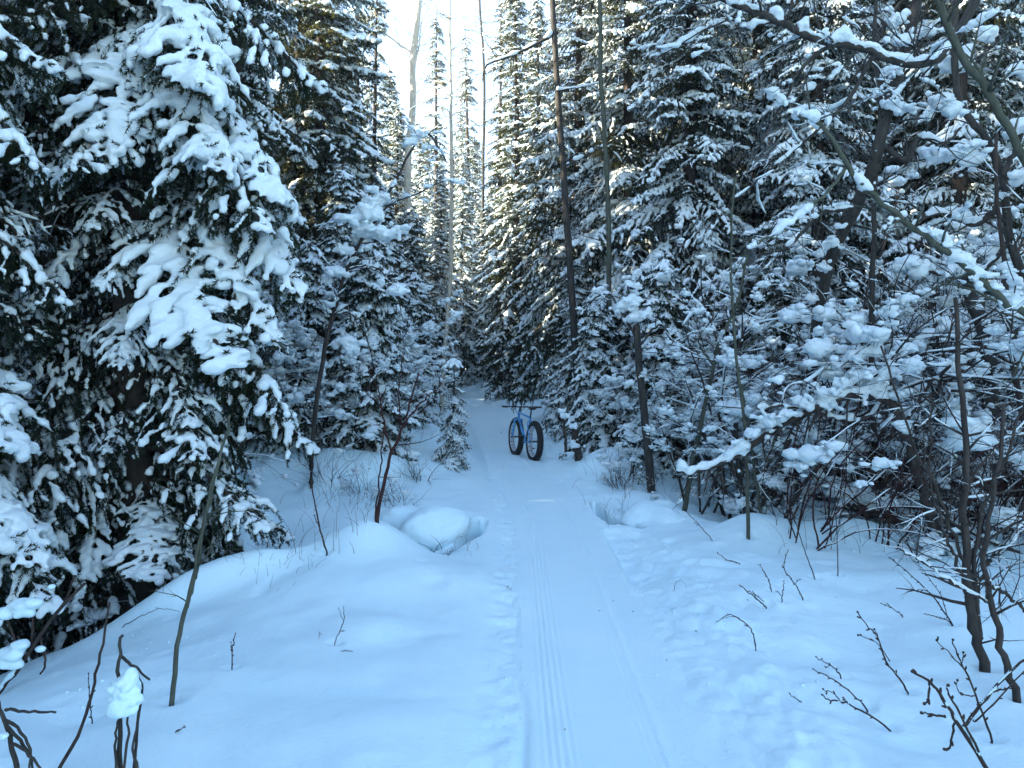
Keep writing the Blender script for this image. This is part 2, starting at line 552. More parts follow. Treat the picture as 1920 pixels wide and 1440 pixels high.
def bough_skeleton(seed, L=1.5, W=.5, droop=.45, n=26):
    rng = np.random.default_rng(seed)
    t = np.linspace(0, 1, 14)
    ax = np.stack([L * (t - .10 * t ** 3), .06 * L * np.sin(t * 3 + rng.uniform(0, 6)) * t, L * (.10 * t - droop * t ** 1.7 + .10 * t ** 5)], -1)
    tw = []
    for k, tt in enumerate(np.linspace(.10, .985, n)):
        p = np.array([np.interp(tt, t, ax[:, c]) for c in range(3)])
        tg = np.array([np.interp(min(1, tt + .04), t, ax[:, c]) - np.interp(max(0, tt - .04), t, ax[:, c]) for c in range(3)])
        tg /= np.linalg.norm(tg)
        sd_ = 1 if k % 2 else -1
        prof = np.sin(PI * min(1, tt * .85 + .12)) ** .8 * (1.12 - .55 * tt)
        l = W * prof * rng.uniform(.6, 1.25)
        an = math.radians(rng.uniform(42, 66))
        d = tg * math.cos(an) + np.array([0, 1, 0]) * sd_ * math.sin(an)
        q = np.linspace(0, 1, 6)[:, None]
        P = p + d * l * q + np.array([0, 0, -1]) * l * rng.uniform(.25, .7) * q ** 1.6 + rng.normal(size=(6, 3)) * .008
        tw.append((tt, sd_, P, l, tg))
    return rng, t, ax, tw

def bough(seed, snow, hi=True, L=1.5, W=.5, droop=.45):
    """returns (foliage MB, snow V, snow T). snow 0 bare .. 2 heavy"""
    rng, t, ax, tw = bough_skeleton(seed, L, W, droop, 26 if hi else 16)
    fol = MB(); sn = MB()
    dens, ln, wd = (430, .032, .0068) if hi else (60, .080, .030)
    fol.add(*tube(ax, .020 * (1 - .8 * t) + .003, 5 if hi else 3), mi=0)
    V, T = needles(ax[5:], dens, ln, wd, rng); fol.add(V, T, mi=1)
    for tt, sd_, P, l, tg in tw:
        if hi: fol.add(*tube(P, np.linspace(.006, .002, 6), 3, cap=False), mi=0)
        V, T = needles(P, dens, ln, wd, rng); fol.add(V, T, mi=1)
        m_ = 5 if hi else 3
        for q in np.linspace(.2, .95, m_):
            i = q * 5; a = int(i); pp = P[a] + (P[min(a + 1, 5)] - P[a]) * (i - a)
            dd = (P[-1] - P[0]) / (l + 1e-6)
            l2 = l * rng.uniform(.22, .5) * (1.15 - q * .6)
            d2 = dd * .7 + tg * rng.uniform(-.1, .7) + np.array([0, 0, -rng.uniform(.2, 1.1)])
            d2 /= np.linalg.norm(d2)
            P2 = pp + d2 * l2 * np.linspace(0, 1, 4)[:, None] + np.array([0, 0, -1]) * l2 * .2 * np.linspace(0, 1, 4)[:, None] ** 2
            V, T = needles(P2, dens * .9, ln, wd, rng); fol.add(V, T, mi=1)
            if snow >= 1 and rng.random() < .35 + .2 * snow:
                r = rng.uniform(.010, .024)
                S = P2[:3].copy(); S[:, 2] += r * .6
                sn.add(*tube(S, np.array([1, .95, .7]) * r, 5))
    for q in rng.uniform(.15, .98, 22 if hi else 6):
        p = np.array([np.interp(q, t, ax[:, c]) for c in range(3)]) + np.array([0, rng.uniform(-.5, .5) * W * (1 - .5 * q), .01])
        l2 = rng.uniform(.05, .14)
        P2 = p + (np.array([rng.uniform(.3, 1), rng.uniform(-.6, .6), rng.uniform(.1, .6)]) * l2) * np.linspace(0, 1, 3)[:, None]
        V, T = needles(P2, dens, ln, wd, rng); fol.add(V, T, mi=1)
    # hanging twigs under the axis
    for q in rng.uniform(.2, .95, 16 if hi else 5):
        p = np.array([np.interp(q, t, ax[:, c]) for c in range(3)])
        l2 = rng.uniform(.10, .28)
        P2 = p + (np.array([rng.uniform(0, .4), rng.uniform(-.3, .3), -1]) * l2) * np.linspace(0, 1, 4)[:, None]
        V, T = needles(P2, dens * .8, ln, wd, rng); fol.add(V, T, mi=1)
    # snow: broken ridge along the axis, fingers out along the twigs, ragged pads where much has gathered
    r0 = (.016, .028, .036)[snow] * (1. if hi else 1.3)
    a0 = int(rng.integers(1, 5)); n_ = 44
    tt = np.linspace(t[a0], 1.0, n_)
    P = np.stack([np.interp(tt, t, ax[:, c]) for c in range(3)], -1)
    nz = np.interp(tt, np.linspace(0, 1, 16), rng.uniform(.35, 1.5, 16))
    R = r0 * nz * (.8 + .4 * np.sin(PI * tt)); R[-3:] *= (.9, .75, .5)
    P[:, 2] += R * .6; P[:, 1] += np.interp(tt, np.linspace(0, 1, 14), rng.uniform(-.03, .03, 14))
    runs = [(0, n_)] if snow == 2 else ([(0, 12), (15, 25), (27, n_)] if snow == 1 else [(4, 11), (15, 21), (27, 34), (38, n_)])
    for c0, c1 in runs:
        sn.add(*tube(P[c0:c1], R[c0:c1], 8, flat=.75))
    for tt_, sd_, Pt, l, tg in tw:
        if rng.random() < (.4, .12, .04)[snow]: continue
        for piece in range(2 if rng.random() < .6 else 1):
            e0 = rng.uniform(0, .35) if piece == 0 else rng.uniform(.55, .8)
            e1 = min(1.0, e0 + rng.uniform(.2, .5)) if snow < 2 else min(1.0, e0 + rng.uniform(.3, .7))
            q = np.linspace(e0, e1, 6)
            Pq = np.stack([np.interp(q, np.linspace(0, 1, 6), Pt[:, c]) for c in range(3)], -1)
            r = (.012, .022, .028)[snow] * (1. if hi else 1.35) * rng.uniform(.6, 1.35) * np.array([.8, 1.1, 1.15, 1.1, 1.0, .6])
            Pq[:, 2] += r * .6
            sn.add(*tube(Pq, r, 7, flat=.8))
            if rng.random() < .3: sn.add(*blob(Pq[4], r.max() * rng.uniform(1.0, 1.5), 1)[:2])
    if snow == 2:
        for q in np.linspace(.2, .95, 12):
            p = np.array([np.interp(q, t, ax[:, c]) for c in range(3)])
            w = W * .36 * np.sin(PI * min(1, q * .8 + .16)) * rng.uniform(.2, 1.2)
            V, T, _ = blob((0, 0, 0), (rng.uniform(.035, .09), w, .030), 2, rng, .35)
            V[:, 2] -= (V[:, 1] / W) ** 2 * W * .5
            sn.add(V + p + np.array([0, rng.uniform(-.09, .09) * W * 2, .028]), T)
    V, T = remesh(sn, .0145 if hi else .036, 2, .55 if hi else .5)
    return fol, V, T

BOUGH_HI = []; BOUGH_LO = []
NM = [M['bark_dark'], M['needle']]
for k in range(13):
    sn_ = (2, 2, 2, 1, 1, 1, 1, 0, 0, 2, 2, 1, 0)[k]
    a = dict(L=1.5, W=(.42, .55, .48, .50, .6, .45, .52, .55, .45, .30, .62, .38, .6)[k], droop=(.5, .62, .42, .5, .65, .38, .55, .55, .4, .72, .50, .75, .6)[k])
    f_, V_, T_ = bough(100 + k, sn_, True, **a)
    ax_ = bough_skeleton(100 + k, **a)[2]
    BOUGH_HI.append(dict(fol=f_.mesh('spruce_branch', NM, smooth=False), snow=raw_mesh('branch_snow', V_, T_, np.zeros((0, 4), int), M['snow_tree']), tip=ax_[-1], kind=sn_))
    f_, V_, T_ = bough(100 + k, sn_, False, **a)
    BOUGH_LO.append(dict(fol=f_.arrays(), V=V_, T=T_, kind=sn_))
print('boughs', round(time.time() - T0, 1), len(BOUGH_HI[0]['fol'].polygons), len(BOUGH_HI[0]['snow'].polygons), len(BOUGH_LO[0]['T']), len(BOUGH_LO[0]['fol'][1]))

BARE = []
for k in range(3):
    rng_, t_, ax_, tw_ = bough_skeleton(150 + k, 1.5, .55, .35, 16)
    mb_ = MB(); sb_ = MB()
    mb_.add(*tube(ax_, .012 * (1 - .8 * t_) + .002, 4))
    for tt_, sd_, P_, l_, tg_ in tw_:
        mb_.add(*tube(P_, np.linspace(.0045, .0015, 6), 3, cap=False))
        S_ = P_[1:5] + np.array([0, 0, .006])
        if rng_.random() < .75: sb_.add(*tube(S_, rng_.uniform(.005, .010) * np.array([.7, 1.2, 1, .6]), 5))
        for q_ in (2, 3, 4):
            e_ = P_[q_] + (tg_ * rng_.uniform(.2, 1) + rng_.normal(size=3) * .7) * l_ * .35
            mb_.add(*tube([P_[q_], (P_[q_] + e_) / 2 + rng_.normal(size=3) * .01, e_], [.003, .002, .0012], 3, cap=False))
            if rng_.random() < .4: sb_.add(*tube([P_[q_] + np.array([0, 0, .005]), (P_[q_] + e_) / 2 + np.array([0, 0, .006])], [.008, .006], 5))
    for c0_ in (2, 5, 9): sb_.add(*tube(ax_[c0_:c0_ + 3] + np.array([0, 0, .014]), np.array([.010, .016, .008]), 6))
    BARE.append(dict(fol=mb_.mesh('bare_branch', M['bark_dark']), snow=sb_.mesh('branch_snow', M['snow_tree']), tip=ax_[-1], kind=3))

def trunk_mesh(h, r, rng, mat, bend=.02, k=9, n=26, z0=-.5, top=.012):
    z = np.linspace(z0, h, n)
    t = np.clip(z / h, 0, 1)
    ph = rng.uniform(0, 6, 2)
    P = np.stack([bend * h * np.sin(t * 3 + ph[0]) * t, bend * h * np.sin(t * 2.3 + ph[1]) * t, z], -1)
    R = r * (1 - t) ** .85 + top
    R[z < .35] *= 1 + (.35 - z[z < .35]) * .6
    mb = MB(); mb.add(*tube(P, R, k, rough=.06, rng=rng))
    return mb.mesh('trunk', mat), P

def place_bough(tree, proto, base, az, pitch, roll, sc):
    b = part('branch', proto['fol'], tree)
    b.matrix_local = Matrix.Translation(base) @ Matrix.Rotation(az, 4, 'Z') @ Matrix.Rotation(pitch, 4, 'Y') @ Matrix.Rotation(roll, 4, 'X') @ Matrix.Diagonal((*sc, 1))
    part('snow', proto['snow'], b)['kind'] = 'stuff'
    return b

def bough_to(tree, proto, base, tip, sc_w=1.0, roll=0.):
    """branch from base to tip, both in the tree's own space"""
    base = Vector(base); d = Vector(tip) - base
    pt = Vector(proto['tip'])
    s = d.length / pt.length
    az = math.atan2(d.y, d.x)
    el = math.atan2(d.z, math.hypot(d.x, d.y)); el0 = math.atan2(pt.z, math.hypot(pt.x, pt.y))
    return place_bough(tree, proto, base, az, -(el - el0), roll, (s, s * sc_w, s))

def crown_spec(rng, h, h0, rmax, step, per, pitch0=12, pitch1=-25, power=.75, hmax=None):
    """list of (height, azimuth, length, pitch in degrees)"""
    out = []; z = h0
    az = rng.uniform(0, 6)
    while z < (hmax or h * .985):
        f = (z - h0) / (h - h0)
        ln = rmax * (1 - f) ** power * (.75 + .25 * min(1, f * 8 + .2)) + .12
        for q in range(per):
            az += 2 * PI / per + rng.uniform(-.35, .35)
            out.append((z + rng.uniform(-.5, .5) * step, az, ln * rng.uniform(.65, 1.15), pitch0 + (pitch1 - pitch0) * f + rng.uniform(-9, 9)))
        az += .7
        z += step * (1 - .45 * f) * rng.uniform(.8, 1.2)
    return out

def near_spruce(label, loc, h, r, rmax, seed, h0=.4, step=.34, per=5, hmax=None, skip=None, snowy=.5, pitch0=22, group=None, wide=1.0):
    """tall spruce whose every branch is its own part"""
    rng = np.random.default_rng(seed)
    t = thing('spruce_tree', label, 'spruce', loc, 0, group)
    me, P = trunk_mesh(h, r, rng, M['bark_dark'], .006)
    part('trunk', me, t)
    for z, az, ln, pi_ in crown_spec(rng, h, h0, rmax, step, per, pitch0, -25, hmax=hmax):
        if skip and skip(z, az % (2 * PI), ln): continue
        u_ = rng.random()
        kd = 2 if u_ < snowy * .75 else (1 if u_ < .45 + snowy * .5 else 0)
        pr = BOUGH_HI[int(rng.choice([k for k in range(13) if BOUGH_HI[k]['kind'] == kd]))]
        if rng.random() < .14: pr = BARE[int(rng.integers(3))]
        s = ln / 1.5
        base = Vector((np.interp(z, P[:, 2], P[:, 0]), np.interp(z, P[:, 2], P[:, 1]), z))
        wy = max(s, .55) * rng.uniform(.8, 1.15) * wide
        place_bough(t, pr, base, az, math.radians(pi_), rng.uniform(-.3, .3), (s, wy if rng.random() < .5 else -wy, max(s, .5)))
    return t

def joined_spruce(seed, h, r, rmax, h0, step, per, snowy, pitch0=18, thin=0.):
    """crown and snow meshes for a spruce further off"""
    rng = np.random.default_rng(seed)
    tm, P = trunk_mesh(h, r, rng, M['bark_dark'], .008, k=7, n=16)
    FV, FT, FTm, FQ, FQm, SV, ST = [], [], [], [], [], [], []
    nf = ns = 0
    for z, az, ln, pi_ in crown_spec(rng, h, h0, rmax, step, per, pitch0, -22):
        if rng.random() < thin: continue
        u_ = rng.random()
        kd = 2 if u_ < snowy * .7 else (1 if u_ < .4 + snowy * .5 else 0)
        pr = BOUGH_LO[int(rng.choice([k for k in range(13) if BOUGH_LO[k]['kind'] == kd]))]
        s = ln / 1.5
        wy = max(s, .5) * rng.uniform(.8, 1.2) * (1 if rng.random() < .5 else -1)
        mx = np.array(Matrix.Translation((np.interp(z, P[:, 2], P[:, 0]), np.interp(z, P[:, 2], P[:, 1]), z)) @ Matrix.Rotation(az, 4, 'Z') @ Matrix.Rotation(math.radians(pi_), 4, 'Y') @ Matrix.Rotation(rng.uniform(-.3, .3), 4, 'X') @ Matrix.Diagonal((s, wy, max(s, .5), 1)))
        V, T, Tm, Q, Qm = pr['fol']
        FV.append(V @ mx[:3, :3].T + mx[:3, 3]); FT.append(T + nf); FTm.append(Tm); FQ.append(Q + nf); FQm.append(Qm); nf += len(V)
        SV.append(pr['V'] @ mx[:3, :3].T + mx[:3, 3]); ST.append(pr['T'][:, ::-1] + ns if wy < 0 else pr['T'] + ns); ns += len(pr['V'])
    cm = raw_mesh('spruce_crown', np.concatenate(FV), np.concatenate(FT), np.concatenate(FQ), NM, np.concatenate(FTm), np.concatenate(FQm), False)
    sm = raw_mesh('crown_snow', np.concatenate(SV), np.concatenate(ST), np.zeros((0, 4), int), M['snow_tree'])
    return tm, cm, sm

VAR = {}
for k, a in enumerate([
        dict(h=13, r=.15, rmax=1.9, h0=.4, step=.30, per=6, snowy=.95),
        dict(h=15, r=.17, rmax=1.6, h0=.6, step=.32, per=6, snowy=.9),
        dict(h=11, r=.13, rmax=1.7, h0=.3, step=.28, per=6, snowy=1.1),
        dict(h=16, r=.15, rmax=1.3, h0=2.0, step=.40, per=5, snowy=1.1, thin=.35),
        dict(h=5.0, r=.07, rmax=1.15, h0=.15, step=.22, per=6, snowy=1.25),
        dict(h=3.2, r=.05, rmax=.85, h0=.1, step=.19, per=6, snowy=1.3),
        dict(h=13, r=.14, rmax=1.7, h0=.5, step=.30, per=6, snowy=1.35, thin=.12)]):
    VAR[k] = joined_spruce(300 + k, **a)
    VAR[k] = VAR[k] + (a['h'],)
    print('spruce', k, len(VAR[k][1].polygons), len(VAR[k][2].polygons), round(time.time() - T0, 1))

def far_spruce(k, x, y, label, sc=1.0, rz=0., group=None, name='spruce_tree', sxy=1.0, dz=0.):
    tm, cm, sm, h = VAR[k]
    t = thing(name, label, 'spruce', (x, y, h1(x, y) - .1 + dz), rz, group, (sc * sxy, sc * sxy, sc))
    part('trunk', tm, t); c = part('crown', cm, t); s_ = part('snow', sm, c); s_['kind'] = 'stuff'
    return t

# ------------------------------------------------------------------ spruces: the near ones
def at_px(u, v, d):
    p = px(u, v, d)
    return (p.x, p.y, h1(p.x, p.y) - .05)

def cam_facing(loc):
    """azimuth from a tree towards the camera"""
    return math.atan2(-loc[1], -loc[0])

# the big spruce left of the trail
A = at_px(250, 1110, 6.5)
treeA = near_spruce('big snow-laden spruce with a dark bare lower trunk, on the left bank of the trail', A, 14, .17, 1.72, 41,
                    h0=.75, step=.25, per=6, hmax=7.5, snowy=.22, pitch0=34,
                    skip=lambda z, az, ln: abs(((az - cam_facing(A) + PI) % (2 * PI)) - PI) < .75 and z < 4.6)
def boughs_px(tree, items):
    loc = tree.location
    for (u0, v0, d0, u1, v1, d1, k, w) in items:
        b = px(u0, v0, d0) - loc; e = px(u1, v1, d1) - loc
        bough_to(tree, BOUGH_HI[k], b, e, w, (k - 4) * .06)
boughs_px(treeA, [
    (285, 400, 6.4, 372, 700, 5.4, 9, 1.7), (262, 570, 6.4, 232, 690, 5.6, 1, .8), (268, 60, 6.4, 215, 300, 5.5, 1, 1.1),
    (300, -60, 6.4, 420, 190, 5.5, 2, .9), (280, 30, 6.4, 258, 165, 5.7, 0, .8), (290, 250, 6.4, 470, 420, 5.5, 4, 1.1),
    (280, 640, 6.4, 330, 800, 5.6, 6, 1.0), (285, 720, 6.4, 400, 860, 5.6, 3, 1.1), (262, 480, 6.4, 195, 540, 5.6, 2, .7),
    (258, 760, 6.4, 190, 850, 5.7, 5, 1.0), (275, 930, 6.4, 300, 1090, 5.8, 2, 1.5), (280, 840, 6.4, 470, 1000, 5.7, 6, 1.0),
    (258, 160, 6.4, 120, 330, 5.6, 3, 1.0), (262, 330, 6.4, 160, 430, 5.6, 5, 1.0), (290, 160, 6.4, 440, 330, 5.5, 1, .9),
    (300, 330, 6.4, 520, 640, 5.9, 0, .9), (310, 120, 6.4, 560, 400, 6.0, 2, .8), (300, -80, 6.4, 610, 170, 6.4, 5, .8),
    (295, 520, 6.4, 560, 780, 6.2, 3, 1.0), (290, 640, 6.4, 580, 850, 6.4, 6, 1.1), (300, 200, 6.5, 570, 560, 6.3, 1, .8),
    (262, 860, 6.4, 110, 1010, 6.0, 8, 1.1), (285, 900, 6.4, 540, 1010, 6.4, 4, 1.1)])

# spruce at the left edge, trunk just out of the picture
B = at_px(-260, 1150, 5.3)
treeB = near_spruce('spruce at the left edge with thick snow pads on its low boughs', B, 12, .16, 1.75, 42,
                    h0=.6, step=.27, per=6, hmax=6.5, snowy=.30, pitch0=30)
boughs_px(treeB, [(-200, 560, 5.2, 50, 850, 4.9, 2, 1.4), (-200, 780, 5.2, 90, 1060, 4.9, 1, 1.0), (-200, 880, 5.2, 60, 1160, 4.7, 6, 1.0),
                  (-200, 80, 5.2, 105, 330, 5.0, 3, 1.0), (-220, -60, 5.2, 100, 130, 5.0, 5, .9), (-220, 330, 5.2, 110, 560, 5.2, 4, 1.0)])

N_LEFT = [
    (70, 10.0, 13, 1.9, .15, 'dark spruce between the big left spruce and the left edge of the wood'),
    (-330, 9.0, 13, 1.9, .15, 'spruce standing deep in shade beyond the left edge'),
    (455, 11.5, 13, 1.6, .5, 'spruce hidden behind the big left spruce, its outer boughs showing right of it'),
    (250, 14.5, 14, 2.1, .2, 'dark spruce seen between the boughs of the big left spruce'),
]
for k, (u, d, h_, rm, sn_, lb) in enumerate(N_LEFT):
    near_spruce(lb, at_px(u, 900, d), h_, .15, rm, 60 + k, h0=.4, step=.32, per=6, hmax=d * .5 + 3.5, snowy=sn_)

# the wall of spruces right of the trail
N_RIGHT = [
    (1085, 19.0, 15, 2.0, .54, 'dark spruce with drooping fringed boughs behind the blue bicycle'),
    (1180, 15.5, 14, 1.9, .76, 'snow-laden spruce behind the snow-capped broken trunk'),
    (1290, 13.0, 13, 1.8, .74, 'tall snowy spruce with a dark trunk right of the snow-capped broken trunk'),
    (1420, 14.5, 14, 2.0, .74, 'snowy spruce behind the pair of thin pale saplings'),
    (1530, 12.0, 12, 1.7, .79, 'snowy spruce behind the snow-piled dark leaning trunk'),
    (1680, 13.5, 13, 2.0, .74, 'snowy spruce behind the bowed tree arch'),
    (1800, 11.5, 12, 1.8, .76, 'snowy spruce behind the leaning thicket trunks on the right'),
    (1970, 12.5, 13, 2.0, .74, 'snowy spruce at the right edge behind the thicket'),
]
for k, (u, d, h_, rm, sn_, lb) in enumerate(N_RIGHT):
    near_spruce(lb, at_px(u, 800, d), h_, .15, rm, 80 + k, h0=.3, step=.29, per=6, hmax=d * .5 + 3, snowy=sn_)
print('near spruces', round(time.time() - T0, 1))

# ------------------------------------------------------------------ spruces: further off
rng = np.random.default_rng(5)
pts_early = []
def px_tree(k, u, d, label, sc=1., group=None, sxy=1.0):
    p = px(u, 700, d)
    return far_spruce(k, p.x, d, label, sc, rng.uniform(0, 6), group, sxy=sxy)

px_tree(3, 566, 17, 'narrow snowy spruce just right of the big left spruce', 1.0)
px_tree(4, 640, 13.5, 'short snow-smothered spruce left of the red-stemmed shrub', .95)
px_tree(4, 715, 15.5, 'short snow-smothered spruce behind the bent snowy sapling', 1.0)
px_tree(5, 690, 11.2, 'young spruce smothered in snow right behind the bent sapling', 1.05, sxy=1.1)
px_tree(4, 632, 12.4, 'young spruce smothered in snow left of the bent sapling', .72, sxy=1.1)
px_tree(6, 745, 24, 'snow-white spruce at the foot of the pale birch', .72)
px_tree(6, 850, 46, 'pale snow-covered spruce at the bottom of the sky gap', 1.05)
px_tree(6, 800, 48, 'pale snow-covered spruce left of the bottom of the sky gap', 1.2)
px_tree(6, 890, 50, 'pale snow-covered spruce right of the bottom of the sky gap', 1.15)
px_tree(6, 940, 44, 'pale snow-covered spruce beside the right edge of the sky gap', 1.1)
px_tree(5, 585, 11.5, 'small snow-laden spruce on the left bank next to the big spruce', 1.0)
px_tree(3, 668, 25, 'tall thin spruce with a bare dark trunk against the bright sky gap', 1.25, sxy=.8)
px_tree(3, 702, 22, 'slim pointed spruce left of the pale birch trunk', .82, sxy=.95)
px_tree(5, 770, 17, 'small snow-laden spruce left of the trail bend', 1.1)
px_tree(4, 770, 21, 'young snow-laden spruce where the trail disappears', 1.1)
px_tree(1, 1010, 25, 'dark spruce standing over the end of the trail', .9)
px_tree(0, 940, 33, 'spruce closing the view at the trail bend', .8)
px_tree(6, 868, 36, 'sunlit frosted spruce in the middle of the gap', .9)
px_tree(6, 900, 42, 'sunlit frosted spruce behind the trail bend, its tip below the sky gap', .75)
px_tree(1, 830, 30, 'frosted spruce above the small roadside sapling', .62)
px_tree(6, 790, 38, 'hazy frosted spruce beside the pale birch', .75)
px_tree(1, 620, 21, 'broad frosted spruce filling the gap right of the big left spruce', 1.0)
px_tree(6, 735, 29, 'sunlit spruce behind the foot of the pale birch', .95)
px_tree(6, 600, 30, 'sunlit spruce far behind the right edge of the big left spruce', 1.25)
px_tree(3, 820, 33, 'thin ragged spruce beside the bare larch in the sky gap', 1.05)
px_tree(3, 880, 39, 'thin frosted spruce in the right half of the sky gap', 1.15)
px_tree(3, 935, 30, 'thin dark spruce at the right edge of the sky gap', 1.0)
px_tree(1, 970, 27, 'tall spruce forming the right edge of the sky gap', 1.05)
px_tree(1, 1120, 24, 'tall spruce behind the grey aspen', 1.1)
px_tree(2, 1000, 36, 'dark spruce at the end of the trail, its boughs down to the snow', .9)
px_tree(2, 915, 38, 'dark bushy spruce filling the mouth of the trail tunnel', .8)
px_tree(2, 845, 41, 'bushy spruce left of the trail tunnel', .8)
px_tree(2, 880, 45, 'dark spruce right behind the end of the trail', .95)
px_tree(2, 930, 40, 'dark spruce right of the vanishing trail', .95)
px_tree(4, 965, 35, 'low spruce with dark skirts at the right side of the trail end', 1.1)
for x_, y_, s_ in ((-4.5, 31.6, 1.1), (-5.5, 32.6, 1.2), (-4.7, 28.4, 1.1), (-4.6, 26.6, 1.0), (-6.2, 31.2, 1.2), (-5.9, 34.6, 1.2)):  # added where the sun would otherwise strike the far trail
    pts_early.append((x_, y_)); far_spruce(4, x_, y_, 'low bushy spruce added on the left edge to shade the far trail', s_, rng.uniform(0, 6), 'low bushy spruces added to shade the far trail', sxy=1.25)
px_tree(4, 935, 34, 'low snowy spruce at the mouth of the dark tunnel', 1.2)
px_tree(4, 1030, 23, 'low snowy spruce right of the trail bend', 1.1)
px_tree(4, 1085, 15.6, 'low snowy spruce close behind the bicycle', .75)
px_tree(5, 1240, 11.2, 'small drooping spruce beside the snow-capped broken trunk', 1.0)
px_tree(4, 1470, 10.6, 'low spruce with a dark hollow under the bowed tree arch', .75)
px_tree(5, 1120, 12.8, 'small snow-covered spruce right of the bicycle', .9)

for x_, y_, k_ in ((-5.9, 4.1, 0), (-6.3, 6.9, 1), (-7.4, -4.2, 1), (-9.6, -3.4, 0), (-12.4, -2.2, 1), (-6.6, 1.1, 0), (-8.0, 2.0, 2), (-14.2, 3.6, 1), (-14.5, 7.2, 0), (-15, .6, 1), (-11.5, 10.5, 1), (-13.8, 10.2, 1), (-6.4, 11.9, 1), (-5.3, 11.6, 2), (-7.2, 10.4, 1), (-8.8, 11.6, 0), (-9.2, 9.6, 1), (-6.3, 2.6, 1), (-7.2, 4.4, 0), (-7.0, .6, 2), (-9.0, 3.0, 1), (-8.6, 6.2, 1), (-10.5, 5.0, 0), (-9.4, .8, 1), (-11.2, 8.2, 1), (-8.2, -1.6, 1), (-10.8, -.6, 0), (-12.5, 2.2, 1), (-13, 5.6, 0), (-6.4, -2.2, 1)):  # mostly out of view, added to keep sun flecks off the foreground
    far_spruce(k_, x_, y_, 'forest spruce added on the left to shade the foreground', rng.uniform(.95, 1.15), rng.uniform(0, 6), 'spruces added on the left for shade', sxy=1.15)
for x_, y_, k_ in ((-9.8, -6, 0), (-8.2, -5.6, 1), (-11.6, -5.2, 1), (-13.4, -4.4, 0), (-15, -2.8, 1), (-13.8, -7, 1), (-10.4, -8.6, 1), (-6.8, -7.4, 1), (-16.5, -5.5, 0), (-16.8, 1.8, 1), (-9, -7, 1), (9.0, -9, 1), (-12, -9, 0), (9.2, 1.0, 0), (8.2, 3.6, 2), (11.5, 2.2, 1), (10.5, 5.2, 0), (13, 7, 1), (8.8, -13, 0), (-7.5, -12, 1)):  # out of view, added to block low sun and open skylight
    far_spruce(k_, x_, y_, 'unseen forest spruce added around the viewpoint to cut light', rng.uniform(.9, 1.1), rng.uniform(0, 6), 'unseen spruces added around the viewpoint', sxy=1.15)
far_label = {
    'R': ('snowy forest spruce standing deep in the wood right of the trail', 'spruces of the forest right of the trail'),
    'L': ('snowy forest spruce standing deep in the wood left of the trail', 'spruces of the forest left of the trail'),
    'M': ('frosted spruce on the far rise beyond the trail bend', 'spruces on the far rise'),
}
pts = list(pts_early)
def scatter(n, xr, yr, key, ks, mind, ok, sr=(.8, 1.2)):
    c = 0
    for _ in range(n * 30):
        if c >= n: break
        x = rng.uniform(*xr); y = rng.uniform(*yr)
        if not ok(x, y): continue
        if any((x - a) ** 2 + (y - b) ** 2 < mind ** 2 for a, b in pts): continue
        pts.append((x, y)); c += 1
        lb, gr = far_label[key]
        far_spruce(int(rng.choice(ks)), x, y, lb, rng.uniform(*sr), rng.uniform(0, 6), gr, sxy=rng.uniform(.9, 1.2))
U = lambda x, y: 960 + x / y * F
scatter(75, (2, 40), (16.5, 46), 'R', (0, 1, 2, 0, 1), 2.0, lambda x, y: 1075 < U(x, y) < 2150 and x - path_x(y) > 3)
for x_, y_ in ((-6.6, 33), (-8.6, 35.5), (-6.4, 36.5), (-10.4, 33.5), (-11.2, 37), (-8.6, 39), (-5.2, 29.5), (-7.2, 30), (-9.2, 30.5), (-13.4, 36), (-12, 40)):  # extra spruces added as sun blockers for the end of the trail
    pts.append((x_, y_)); far_spruce(2, x_, y_, far_label['L'][0], rng.uniform(.6, .75), rng.uniform(0, 6), far_label['L'][1], sxy=1.2)
scatter(9, (-8, -3), (15, 23), 'L', (0, 1, 1), 1.6, lambda x, y: x - path_x(y) < -4.0 and 560 < U(x, y) < 730)
scatter(34, (-30, -5.5), (12.5, 22.5), 'L', (0, 2, 2), 1.7, lambda x, y: x < -7.5, (.65, .82))
scatter(40, (-40, -4), (22.5, 50), 'L', (2, 2, 0), 2.0, lambda x, y: -150 < U(x, y) < 720 and x - path_x(y) < -5, (.55, .72))
scatter(60, (-28, 16), (44, 85), 'M', (6, 6, 3), 2.2, lambda x, y: 560 < U(x, y) < 1090)
print('far spruces', round(time.time() - T0, 1), len(pts))

# ------------------------------------------------------------------ thin winter air
def build_haze():
    me = bpy.data.meshes.new('haze')
    x0, x1, y0, y1, z0, z1 = -95.5, 95.5, -27.5, 146.5, -8.0, 40.0
    V = [(x, y, z) for z in (z0, z1) for y in (y0, y1) for x in (x0, x1)]
    me.from_pydata(V, [], [(0, 2, 3, 1), (4, 5, 7, 6), (0, 1, 5, 4), (2, 6, 7, 3), (0, 4, 6, 2), (1, 3, 7, 5)])
    m = bpy.data.materials.new('winter_air'); m.use_nodes = True
    n = m.node_tree; n.nodes.clear()
    o = n.nodes.new('ShaderNodeOutputMaterial'); v = n.nodes.new('ShaderNodeVolumePrincipled')
    v.inputs['Color'].default_value = (.96, .97, 1.0, 1)
    v.inputs['Density'].default_value = HAZE_D
    v.inputs['Anisotropy'].default_value = HAZE_G
    n.links.new(v.outputs[0], o.inputs['Volume'])
    me.materials.append(m)
    ob = bpy.data.objects.new('haze', me); COL.objects.link(ob)
    ob['kind'] = 'stuff'
HAZE_D = .0010
HAZE_G = .2
build_haze()

